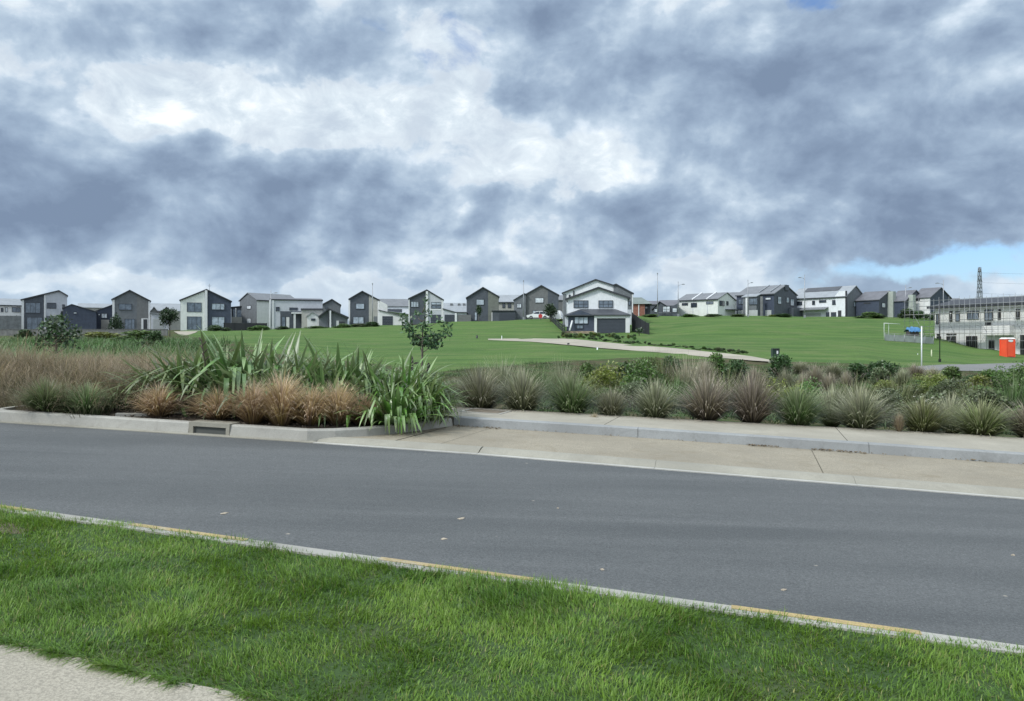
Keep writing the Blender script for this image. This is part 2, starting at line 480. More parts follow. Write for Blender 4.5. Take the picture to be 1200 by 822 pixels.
SOIL = concrete('bark_mulch', (.075, .058, .042), .9, scale=.35, stain=.3, stain_col=(.03, .024, .018), rough=.95)
VERGE = concrete('verge_soil', (.035, .075, .014), .6, scale=.5, stain=.5, stain_col=(.10, .075, .045), rough=.95)
YEL = concrete('worn_yellow_paint', (.42, .32, .15), .6, stain=.95, stain_col=(.36, .33, .27))
DRAINDARK = paint('drain_dark', (.075, .08, .075), .8)

far_edge_s = [-60, -30, -11.6, -10.1, -8.6, -6.5, -3.8, .7, 3, 8, 40]
far_edge_t = [6.0, 7.6, 9.24, 9.45, 9.64, 9.90, 10.17, 10.32, 10.40, 10.55, 11.2]
fe = lambda s: float(np.interp(s, far_edge_s, far_edge_t))
S_ALL = frange(-60, -14, 2) + frange(-13, 8, .5) + frange(9, 40, 2)
near_t = lambda s: 4.93 + (0.0 if s > -4 else -.02*(s+4)**2*.05)
strip('road', S_ALL, lambda s: near_t(s)-.02, lambda s: fe(s)+.02, 0, 0, ASPH, nt_=6, skirt=.1)

# near kerb: a flush-topped beam with yellow dashes on the road side
def sweep(name, line, prof, mat, closed_ends=True, kind='structure'):
    """line: list of (s,t); prof: list of (offset to the left of travel, dz)"""
    mb = MB(); vs = []; m = len(prof)
    P = [Vector(p) for p in line]
    for i, p in enumerate(P):
        d = (P[min(i+1, len(P)-1)]-P[max(i-1, 0)]).normalized()
        nrm = Vector((-d.y, d.x))
        if 0 < i < len(P)-1:
            d0 = (P[i]-P[i-1]).normalized(); nrm = nrm/max(.5, nrm.dot(Vector((-d0.y, d0.x))))
        for o, h in prof: vs.append(st(p.x+nrm.x*o, p.y+nrm.y*o, h))
    fs = [(i*m+k, (i+1)*m+k, (i+1)*m+(k+1) % m, i*m+(k+1) % m) for i in range(len(P)-1) for k in range(m)]
    fs += [tuple(range(m)), tuple(range((len(P)-1)*m+m-1, (len(P)-1)*m-1, -1))]
    mb.add(vs, fs)
    o = mb.build(name, mat)
    if kind: tag(o, kind=kind)
    return o
NK = frange(-60, -12, 2.4) + frange(-12, 12, .3)[1:] + frange(12, 40, 2)[1:]
for k in range(0, len(NK)-1, 8):
  sweep('kerb', [(s+(.005 if q == 0 else 0), near_t(s)) for q, s in enumerate(NK[k:k+9])], [(0, -.2), (0, .09), (-.025, .12), (-.15, .12), (-.15, -.2)], KERBC)
for a, b in ((-6.9, -5.75), (-4.75, -3.66), (-2.55, -1.42), (-.16, .88), (2.05, 3.1)):
    S = frange(a, b, .1)
    strip('yellow_marking', S, lambda s: near_t(s)-.085, lambda s: near_t(s)-.022, .1235, .1235, YEL, nt_=1, skirt=.002)
    strip('yellow_marking', S, lambda s: near_t(s)+.004, lambda s: near_t(s)+.0041, .1, .02, YEL, nt_=1, skirt=.002)

# verge soil and the near footpath
NEAR_END = -1.55
def verge_t0(s):   # the footpath's edge, wavering, curving away to the right
    return 2.86 + .02*math.sin(s*3.1) - (.0 if s < -2.2 else .12*(s+2.2)**1.6)
strip('verge', frange(-30, 30, .5), lambda s: .5, lambda s: near_t(s)-.152, .07, .105, VERGE, nt_=8, skirt=.3)
strip('footpath', frange(-30, 12, .25), -1.6, verge_t0, .121, .121, NEARC, nt_=2, skirt=.08)

# far side: channel, bay, kerbs, footpath
BAY0, BAY1 = -5.25, 30.0
lipS = frange(-6.3, BAY1, .5)
sweep('channel', [(s, fe(s)+.02) for s in frange(-11.7, -6.3, .3)], [(0, -.1), (0, .012), (.14, .016), (.14, -.1)], CHAN)
EDGE = concrete('pale_channel_edge', (.47, .46, .42), .3, stain=.3)
for k in range(0, len(lipS)-1, 5):
    seg = [(s, fe(s)+.02) for s in lipS[k:k+6]]; seg[0] = (seg[0][0]+.004, seg[0][1])
    sweep('channel', seg, [(0, -.1), (0, .012), (.085, .010), (.085, -.1)], EDGE)
    sweep('channel', seg, [(.086, -.1), (.086, .008), (.14, .012), (.20, .035), (.28, .058), (.36, .065), (.42, .060), (.42, -.1)], CHAN)
bay_back = lambda s: float(np.interp(s, [-5.6, -2.7, 0, 4, 40], [12.72, 12.98, 13.14, 13.30, 13.9]))
def joints(name, S0, S1, gap, t0, t1, d0, d1, mat, first, skirt=.2):
    """slabs between saw-cut joints, one sheet of concrete per pour"""
    cuts = [S0] + [first+gap*k for k in range(-8, 9) if S0+.4 < first+gap*k < S1-.4] + [S1]
    for a, b in zip(cuts[:-1], cuts[1:]):
        strip(name, frange(a+.005, b-.005, .5), t0, t1, d0, d1, mat, nt_=4, skirt=skirt)
# the bay narrows to a point at the left where the kerb curves out
kc = [(-6.75, 9.93), (-6.45, 10.02), (-6.12, 10.28), (-5.82, 10.72), (-5.58, 11.25), (-5.40, 11.85), (-5.28, 12.35), (-5.2, 12.74)]
joints('parking_bay', -5.2, BAY1, 5.3, lambda s: fe(s)+.44, lambda s: bay_back(s)+.01, .058, .045, BAYC, .8)
strip('parking_bay', frange(-6.35, -5.22, .1), lambda s: fe(s)+.44, lambda s: float(np.interp(s, [-6.45, -6.12, -5.82, -5.58, -5.40, -5.28, -5.2], [10.37, 10.45, 10.85, 11.3, 11.9, 12.4, 12.8])), .058, .045, BAYC, nt_=4)
DIRT = concrete('bay_joint_dirt', (.13, .115, .085), .3, stain=.3)
strip('ground', frange(-6.3, BAY1, .5), lambda s: fe(s)+.43, lambda s: bay_back(s), .035, .035, DIRT, nt_=2, skirt=.02)
def bay_kerb(a, b):
    sweep('kerb', [(s, bay_back(s)) for s in frange(a+.004, b-.004, .5)], [(0, -.1), (0, .03), (.02, .185), (.045, .205), (.15, .207), (.15, -.1)], BAYKERB)
for a, b in ((-5.2, -1.95), (-1.95, 1.65), (1.65, 4.4), (4.4, 8), (8, 30)): bay_kerb(a, b)
path_back = lambda s: float(np.interp(s, [-60, -12, -5.7, -2.7, 0, 3, 40], [13.3, 14.2, 14.5, 14.85, 15.2, 15.65, 17]))
joints('footpath', -5.2, 30, 3.9, lambda s: bay_back(s)+.152, path_back, .207, .205, PATHC, 1.35)
strip('footpath', frange(-60, -5.21, 1), lambda s: float(np.interp(s, [-60, -12, -5.2], [11.6, 12.6, 12.88])), path_back, .2, .205, PATHC, nt_=3)

# planted island at the left: kerb with a drain, soil behind it
left_line = [(-12.3, 12.3), (-12.3, 10.6), (-12.25, 9.9), (-12.1, 9.45), (-11.8, 9.33)] + [(s, fe(s)+.13) for s in frange(-11.2, -8.42, .35)]
right_line = [(s, fe(s)+.13) for s in frange(-7.72, -6.95, .3)] + kc[1:]
KP = [(0, -.1), (0, .02), (.025, .155), (.05, .175), (.16, .178), (.16, -.1)]
sweep('kerb', left_line, KP, KERBC)
sweep('kerb', right_line, KP, KERBC)
mb = MB()
bed = [(-12.15, 12.6)] + [(a+.1, b+.1) for a, b in left_line[1:]] + [(a, b+.1) for a, b in right_line[:-1]] + [(-5.25, 12.75)]
c0 = (-8.6, 11.5)
mb.add([st(*c0, .22)] + [st(a, b, .14) for a, b in bed], [(0, i+1, (i+1) % len(bed)+1) for i in range(len(bed))])
tag(mb.build('planting_bed', SOIL), kind='structure')
# another bay left of the island
strip('parking_bay', frange(-40, -12.3, 1), lambda s: fe(s)+.3, lambda s: 12.5-(-12.3-s)*.05, .05, .05, BAYC, nt_=2)

# storm drain: a concrete lintel with a dark mouth, set into the kerb line
def storm_drain():
    s0, s1 = -8.42, -7.72
    t = lambda s: fe(s)+.13
    root = empty('storm_drain', st((s0+s1)/2, t(-8), 0))
    tag(root, 'concrete kerb inlet with a dark slot, in the kerb below the orange tussocks', 'storm drain')
    ang = math.atan2(st(s1, t(s1))[1]-st(s0, t(s0))[1], st(s1, t(s1))[0]-st(s0, t(s0))[0])
    slope = math.atan2(-K*(s1-s0), s1-s0)
    root.rotation_euler = (0, -slope, ang)
    w = .345
    f = MB(); f.box((-w, -.012, .125), (w, .3, .19)); f.box((-w, -.012, -.05), (-w+.075, .3, .1248)); f.box((w-.06, -.012, -.05), (w, .3, .1248))
    f.box((-w+.0755, -.03, -.05), (w-.0605, .28, .018))
    f.build('lintel', CHAN, root)
    b = MB(); b.box((-w+.076, .025, .0185), (w-.061, .26, .1245)); b.build('drain_mouth', DRAINDARK, root)
storm_drain()
def manhole():
    s, t = -5.02, 13.95
    o = empty('manhole_cover', st(s, t, .2055)); o.rotation_euler = (0, math.atan(K), -.311)
    tag(o, 'dark oblong service cover set in the far footpath', 'manhole cover')
    m = paint('cast_iron', (.14, .115, .085), .7, .3, 6)
    a = MB(); a.box((-.36, -.3, -.02), (.36, .3, .006)); a.build('lid', m, o)
    r = MB()
    for p, q in (((-.42, -.36), (.42, -.302)), ((-.42, .302), (.42, .36)), ((-.42, -.302), (-.362, .302)), ((.362, -.302), (.42, .302))):
        r.box((p[0], p[1], -.02), (q[0], q[1], .009))
    r.build('rim', KERBC, o)
manhole()
sweep('kerb', [(-9.95, 9.9), (-9.55, 10.15), (-9.2, 10.7)], [(0, .05), (0, .2), (.12, .2), (.12, .05)], KERBC)

# far concrete drive across the lawn, and the gravel at the right
def ground_strip(name, low, high, mat, lift=.05, n=60, m=4):
    """sheet laid on the terrain between two lines given as (px, distance)"""
    mb = MB()
    lo = np.array(low, float); hi = np.array(high, float); u = np.linspace(0, 1, n+1)
    def line(a):
        w = np.linspace(0, 1, len(a)); return np.interp(u, w, a[:, 0]), np.interp(u, w, a[:, 1])
    (p0, y0), (p1, y1) = line(lo), line(hi)
    vs = []
    for i in range(n+1):
        for k in range(m+1):
            f = k/m; px = p0[i]*(1-f)+p1[i]*f; Y = y0[i]*(1-f)+y1[i]*f
            x, y, z = ground(px, Y); vs.append((x, y, z+lift))
    w = m+1
    mb.add(vs, [(i*w+k, (i+1)*w+k, (i+1)*w+k+1, i*w+k+1) for i in range(n) for k in range(m)], 0, True)
    return tag(mb.build(name, mat), kind='structure')
def hitpy(pts): return [((h := hit(a, b)) and (a, h[1])) for a, b in pts]
DRIVE = concrete('pale_drive_concrete', (.36, .325, .26), .2, scale=.3, stain=.15)
ground_strip('path', hitpy([(572, 399), (620, 401), (660, 404.5), (700, 408.5), (740, 411.5), (780, 414.5), (830, 419.5), (880, 423.5), (910, 425.5)]),
             hitpy([(572, 397.6), (620, 397.2), (660, 397.5), (700, 401), (740, 404.8), (780, 408), (830, 413.2), (880, 418.5), (910, 424.5)]), DRIVE, n=90)
ground_strip('path', [(203.5, 152), (207, 140), (213, 124)], [(232, 152), (229, 140), (219, 124)], DRIVE, n=20)
GRAV = concrete('grey_gravel', (.20, .20, .195), .7, scale=.25, stain=.3)
ground_strip('gravel', [(1070, 50), (1120, 50), (1200, 50), (1400, 50)], [(1070, 53.5), (1120, 57), (1200, 66), (1400, 70)], GRAV)

# grass on the verge: blades in tufts
def verge_grass():
    g = np.random.default_rng(3)
    n = 270000
    s = g.uniform(-7.6, 3.2, n); t = g.uniform(2.0, 4.89, n)
    X0 = np.stack(st_arr(s, t), -1)
    edge = np.array([verge_t0(a) for a in np.linspace(-8, 4, 200)])
    e = np.interp(s, np.linspace(-8, 4, 200), edge)
    keep = t > e + np.abs(g.normal(0, .03, n)) - .012 + .05*np.sin(s*7.3)*np.sin(s*3.1)
    # only what the frame can show, with a margin
    yy = np.maximum(X0[:, 1], .3); px = 600+F*X0[:, 0]/yy
    keep &= (px > -220) & (px < 1420) & (X0[:, 1] > 2.4)
    # clumps
    cl = np.sin(s*5.1+2*np.sin(t*4.3))*np.sin(t*6.7+1.7*np.sin(s*3.9)) + .6*np.sin(s*13+t*9)*np.sin(t*17-s*5)
    keep &= g.uniform(0, 1, n) < np.clip(.78+.25*cl, .35, 1)
    bare = ((s+5.62)/.28)**2 + ((t-4.42)/.13)**2 < 1
    keep &= ~(bare & (g.uniform(0, 1, n) < .62))
    keep &= t < np.where(s > -3.4, 4.825, 4.86) + .025*np.sin(s*9.1)*np.sin(s*3.7)
    s, t, cl = s[keep], t[keep], cl[keep]; n = len(s)
    x, y = s*UX+t*VX, s*UY+t*VY; z = -K*s + .07 + (t-.5)/(4.78-.5)*.035
    big = np.sin(s*1.9+.7)*np.sin(t*2.6+s*.8)
    edge_up = np.clip((t-4.55)/.25, 0, 1)
    ln = (.043 + .014*cl + .011*big + .010*edge_up)*g.uniform(.55, 1.5, n)
    ln = np.clip(ln, .025, .19)
    flow = 2.2*np.sin(s*2.3+t*1.1)+1.5*np.sin(t*4.1-s*1.7)
    az = flow + g.normal(0, 1.1, n)
    th = np.radians(np.clip(g.normal(62, 17, n), 12, 92))
    V, Q, h = blades(np.stack([x, y, z], -1), az, th, g.uniform(.3, 1.7, n), ln, g.uniform(.0032, .0075, n), 3, 1.6)
    # a ragged fringe hanging over the footpath
    m = 9000; s = g.uniform(-7.2, -1.2, m); t = np.interp(s, np.linspace(-8, 4, 200), edge) + g.normal(.0, .018, m)
    k = g.uniform(0, 1, m) < np.clip(.45+.6*np.sin(s*6.1)*np.sin(s*2.3+1)+.3*np.sin(s*17), .06, 1); s, t = s[k], t[k]; m = len(s)
    az2 = math.atan2(-VY, -VX) + g.normal(0, .9, m)
    V2, Q2, h2 = blades(np.stack([s*UX+t*VX, s*UY+t*VY, -K*s+.115+np.zeros(m)], -1), az2, np.radians(g.uniform(12, 60, m)), g.uniform(.5, 1.3, m), g.uniform(.04, .13, m), g.uniform(.003, .007, m), 3, 1.4)
    V2[:, 2] = np.maximum(V2[:, 2], -K*(V2[:, 0]*UX+V2[:, 1]*UY)+.1225)
    V = np.concatenate([V, V2]); Q = np.concatenate([Q, Q2+len(V)-len(V2)]); h = np.concatenate([h, h2])
    me = np_mesh('grass', V, Q, GRASS, h)
    tag(link('grass', me), kind='stuff')
def st_arr(s, t): return s*UX+t*VX, s*UY+t*VY
def grass_material():
    m, nt, out = _nt('verge_grass_blades')
    g = N(nt, 'ShaderNodeNewGeometry'); pos = g.outputs['Position']
    at = N(nt, 'ShaderNodeAttribute', attribute_name='h')
    rnd = g.outputs['Random Per Island']
    n1 = noise(nt, pos, 1.5, 4, .6); n2 = noise(nt, pos, 6, 3, .6)
    c = mix(nt, mapr(nt, n1, .36, .64), (.092, .185, .022), (.160, .265, .034))
    c = mix(nt, math_(nt, 'MULTIPLY', mapr(nt, n2, .5, .72), .6), c, (.05, .145, .03))
    c = mix(nt, math_(nt, 'MULTIPLY', mapr(nt, math_(nt, 'FRACT', math_(nt, 'MULTIPLY', rnd, 37.7)), .93, .97), .8), c, (.30, .26, .11))
    c = mix(nt, math_(nt, 'MULTIPLY', mapr(nt, at.outputs['Fac'], .3, 1), .35), c, (.16, .27, .045))
    hs = N(nt, 'ShaderNodeHueSaturation'); L(nt, c, hs.inputs['Color'])
    L(nt, math_(nt, 'MULTIPLY_ADD', rnd, .8, .62), hs.inputs['Value'])
    p = N(nt, 'ShaderNodeBsdfPrincipled', inp={'Roughness': .42}); p.inputs['Specular IOR Level'].default_value = .35
    L(nt, hs.outputs[0], p.inputs['Base Color'])
    tr = N(nt, 'ShaderNodeBsdfTranslucent'); L(nt, hs.outputs[0], tr.inputs['Color'])
    mx = N(nt, 'ShaderNodeMixShader', inp={0: .35}); L(nt, p.outputs[0], mx.inputs[1]); L(nt, tr.outputs[0], mx.inputs[2])
    L(nt, mx.outputs[0], out.inputs[0]); return m
BARE = concrete('bare_earth', (.125, .10, .072), .8, scale=.5, stain=.4, stain_col=(.08, .06, .035), rough=.95)
def bare_patch():
    mb = MB(); n = 18; c = (-5.62, 4.42)
    ring = [(c[0]+.30*math.cos(6.283*k/n)*(1+.38*math.sin(k*2.3)), c[1]+.13*math.sin(6.283*k/n)*(1+.38*math.sin(k*1.7))) for k in range(n)]
    mb.add([st(*c, .108)]+[st(a, b, .103) for a, b in ring]+[st(a, b, .07) for a, b in ring], [(0, i+1, (i+1) % n+1) for i in range(n)]+[(i+1, i+1+n, (i+1) % n+1+n, (i+1) % n+1) for i in range(n)])
    tag(mb.build('bare_ground', BARE), kind='structure')
bare_patch()
GRASS = grass_material()
verge_grass()
# ================================================================== houses
M = {}
def mk(k, *a, **kw): M[k] = paint(k, *a, **kw)
mk('charcoal_boards', (.066, .077, .095), .6, .15, ribs=4)
mk('navy_boards', (.045, .058, .09), .6, .15, ribs=4)
mk('slate_boards', (.135, .148, .162), .65, .12, ribs=4)
mk('taupe_boards', (.14, .145, .148), .65, .12, ribs=4)
mk('olive_boards', (.145, .155, .135), .65, .12, ribs=3)
mk('white_boards', (.70, .72, .75), .6, .06, ribs=3, dirt=.08)
mk('warm_white', (.68, .68, .675), .6, .06, dirt=.08)
mk('cream_boards', (.67, .695, .67), .6, .06, ribs=3, dirt=.08)
mk('beige_boards', (.36, .355, .33), .6, .08, ribs=3)
mk('green_grey', (.35, .385, .345), .65, .08)
mk('pale_grey', (.47, .49, .53), .6, .07, ribs=3)
mk('white_trim', (.68, .69, .70), .5, .04)
mk('dark_trim', (.035, .038, .045), .45, .1)
mk('roof_pale', (.25, .27, .29), .5, .1, .8)
mk('roof_grey', (.15, .158, .17), .5, .12, .8)
mk('roof_slate', (.115, .115, .13), .5, .15, .8)
mk('roof_dark', (.055, .06, .07), .5, .15, .8)
mk('roof_green', (.15, .18, .165), .6, .15, .8)
mk('brick_red', (.24, .105, .075), .8, .25, 4)
mk('garage_navy', (.045, .053, .07), .5, .08)
mk('garage_pale', (.40, .42, .42), .5, .06)
mk('fence_black', (.018, .020, .024), .6, .2)
mk('fence_grey', (.17, .18, .185), .7, .2)
mk('stone_tan', (.30, .235, .165), .8, .3, 5)
def glass(name, col, rough=.08):
    m, nt, out = _nt(name)
    tc = N(nt, 'ShaderNodeTexCoord')
    p = N(nt, 'ShaderNodeBsdfPrincipled', inp={'Roughness': rough})
    n = noise(nt, tc.outputs['Object'], 1.3, 3, .6)
    L(nt, mix(nt, mapr(nt, n, .35, .65), tuple(x*.75 for x in col), tuple(x*1.25 for x in col)), p.inputs['Base Color'])
    p.inputs['Coat Weight'].default_value = .6; p.inputs['Coat Roughness'].default_value = .03
    L(nt, p.outputs[0], out.inputs[0]); M[name] = m
glass('glass_dark', (.035, .045, .06))
glass('glass_mid', (.13, .16, .20))
glass('glass_pale', (.36, .41, .47))
glass('glass_white', (.56, .60, .64))

def isect(poly, x):
    """heights of a roofline polygon at x (polyline given left to right)"""
    xs = [p[0] for p in poly]; zs = [p[1] for p in poly]
    return float(np.interp(x, xs, zs))

class House:
    """a building whose face lies in a vertical plane; photo pixels of that plane become metres"""
    def __init__(self, name, label, px, by, Y, yaw=0.0, group=None, cat='house'):
        a = math.atan((px-600)/F)
        self.rz = -a + math.radians(yaw)
        self.o = Vector(((px-600)/F*Y, Y, CH+(400-by)*Y/F))
        self.u = Vector((math.cos(self.rz), math.sin(self.rz), 0)); self.w = Vector((-math.sin(self.rz), math.cos(self.rz), 0))
        self.root = empty(name, self.o, self.rz)
        tag(self.root, label, cat, group)
    def loc(self, px, py, off=0.0):
        r = Vector(((px-600)/F, 1, (400-py)/F)); c = Vector((0, 0, CH))
        d = (self.o + self.w*off - c).dot(self.w)/r.dot(self.w)
        p = c + r*d - self.o
        return (p.dot(self.u), p.z)
    def X(self, px, py=370, off=0.0): return self.loc(px, py, off)[0]
    def poly(self, pts, off=0.0): return [self.loc(a, b, off) for a, b in pts]
    def wall(self, name, line, y0, y1, mat, bottom=-5, off=None):
        """line: the top edge in photo pixels, left to right; the wall goes down into the ground"""
        pts = self.poly(line, y0 if off is None else off)
        pp = [(pts[0][0], bottom)] + [(pts[-1][0], bottom)] + pts[::-1]
        return MB().prism_y(pp, y0, y1).build(name, M[mat], self.root)
    def panel(self, name, line, mat, y=-.05, to=.02, bottom=None, off=0.0):
        """contrasting cladding on the face, px polygon"""
        pts = self.poly(line, off)
        return MB().prism_y(pts, y+off, to+off).build(name, M[mat], self.root)
    def rect(self, name, x0, y0, x1, y1, mat, y=-.05, to=.02, off=0.0, bottom=None):
        a = self.loc(x0, y1, off); b = self.loc(x1, y0, off)
        return MB().box((a[0], off+y, a[1] if bottom is None else bottom), (b[0], off+to, b[1])).build(name, M[mat], self.root)
    def roof(self, line, y0, y1, mat, th=.16, over=.22, front=.25, fascia=None, off=None, name='roof'):
        """chevron over a roofline, px left to right, swept from y0-front to y1+front"""
        pts = self.poly(line, y0 if off is None else off)
        a, b = Vector(pts[0]), Vector(pts[1]); d = (a-b).normalized(); pts[0] = tuple(a + d*over)
        a, b = Vector(pts[-1]), Vector(pts[-2]); d = (a-b).normalized(); pts[-1] = tuple(a + d*over)
        low = [(x, z+.012) for x, z in pts]; up = [(x, z+th) for x, z in pts]
        r = MB().prism_y(low + up[::-1], y0-front, y1+front).build(name, M[mat], self.root)
        if fascia:
            lo = [(x, z-.09) for x, z in pts]; u2 = [(x, z+th-.02) for x, z in pts]
            MB().prism_y(lo + u2[::-1], y0-front-.05, y0-front-.004).build('bargeboard', M[fascia], self.root)
        return r
    def win(self, x0, y0, x1, y1, g='glass_pale', frame='dark_trim', n=2, off=0.0, y=-.06, name='window', h=0):
        a = self.loc(x0, y1, off); b = self.loc(x1, y0, off)
        X0, X1, Z0, Z1 = a[0], b[0], a[1], b[1]; yy = off+y; t = .07
        f = MB()
        f.box((X0, yy-.05, Z0), (X1, yy+.05, Z0+t)); f.box((X0, yy-.05, Z1-t), (X1, yy+.05, Z1))
        f.box((X0, yy-.05, Z0+t), (X0+t, yy+.05, Z1-t)); f.box((X1-t, yy-.05, Z0+t), (X1, yy+.05, Z1-t))
        for k in range(1, n):
            c = X0+(X1-X0)*k/n; f.box((c-.03, yy-.045, Z0+t+.001), (c+.03, yy+.045, Z1-t-.001))
        for k in range(h):
            c = Z0+(Z1-Z0)*(k+1)/(h+1); f.box((X0+t+.001, yy-.04, c-.03), (X1-t-.001, yy+.04, c+.03))
        fo = f.build(name, M[frame], self.root)
        p = MB().box((X0+t*.6, yy-.01, Z0+t*.6), (X1-t*.6, yy+.03, Z1-t*.6)).build('pane', M[g], fo)
        return fo
    def door(self, x0, y0, x1, y1, mat='garage_navy', name='garage_door', off=0.0, y=-.07):
        a = self.loc(x0, y1, off); b = self.loc(x1, y0, off)
        mb = MB(); n = 4 if name == 'garage_door' else 1; h = (b[1]-a[1])/n
        for k in range(n): mb.box((a[0], off+y, a[1]+h*k+(.02 if k else 0)), (b[0], off+.01, a[1]+h*(k+1)-.001))
        mb.box((a[0]+.01, off+.0, a[1]+.01), (b[0]-.01, off+.03, b[1]-.01))
        return mb.build(name, M[mat], self.root)
    # ---- long side facing the camera, roof ridge along the face
    def side(self, x0, x1, eave, ridge_py, depth, wall, roof_mat, gable=None, eave_r=None, over=.25, y0=0.0, ridge_px=None, back_eave=None, fascia=None):
        """wall from px x0 to x1 with the eave at py (at x1); ridge height read off at mid depth"""
        a = self.X(x0, off=y0); b = self.X(x1, off=y0)
        ze = self.loc(x1, eave, y0)[1]; rp = ridge_px if ridge_px else (x0+x1)/2
        zr = self.loc(rp, ridge_py, y0+depth/2)[1]
        zb = ze if back_eave is None else back_eave
        prof = [(y0, -5), (y0+depth, -5), (y0+depth, zb), (y0+depth/2, zr), (y0, ze)]
        MB().prism_x(prof, a, b).build('wall', M[wall], self.root)
        sl = (zr-ze)/(depth/2)
        line = [(y0-over, ze-over*sl), (y0+depth/2, zr), (y0+depth+over, zb-over*(zr-zb)/(depth/2))]
        MB().prism_x([(y, z+.012) for y, z in line]+[(y, z+.17) for y, z in line[::-1]], a-over, b+over).build('roof', M[roof_mat], self.root)
        if fascia: MB().box((a-over, y0-over-.06, ze-over*sl-.08), (b+over, y0-over-.004, ze-over*sl+.15)).build('gutter', M[fascia], self.root)
        self.sideinfo = (a, b, ze, zr, y0, depth)
        if gable:
            mat, sgn = gable
            e = b if sgn > 0 else a
            g = [(y0+.02, -1.4), (y0+depth-.02, -1.4), (y0+depth-.02, zb-.03), (y0+depth/2, zr-.03), (y0+.02, ze-.03)]
            MB().prism_x(g, e-.02, e+.05*sgn).build('gable_wall', M[mat], self.root)
        return a, b, ze, zr
    def gwin(self, f0, f1, z0, z1, side=1, g='glass_pale', frame='dark_trim', name='window'):
        """window in the gable end: fractions across its depth, heights in metres"""
        a, b, ze, zr, y0, depth = self.sideinfo; x = (b+.1) if side > 0 else (a-.1)
        Y0, Y1 = y0+depth*f0, y0+depth*f1; t = .07
        f = MB()
        f.box((x-.05, Y0, z0), (x+.05, Y1, z0+t)); f.box((x-.05, Y0, z1-t), (x+.05, Y1, z1))
        f.box((x-.05, Y0, z0+t), (x+.05, Y0+t, z1-t)); f.box((x-.05, Y1-t, z0+t), (x+.05, Y1, z1-t))
        fo = f.build(name, M[frame], self.root)
        MB().box((x-.03, Y0+t*.6, z0+t*.6), (x+.015, Y1-t*.6, z1-t*.6)).build('pane', M[g], fo)
    def box(self, name, a, b, mat): return MB().box(a, b).build(name, M[mat], self.root)

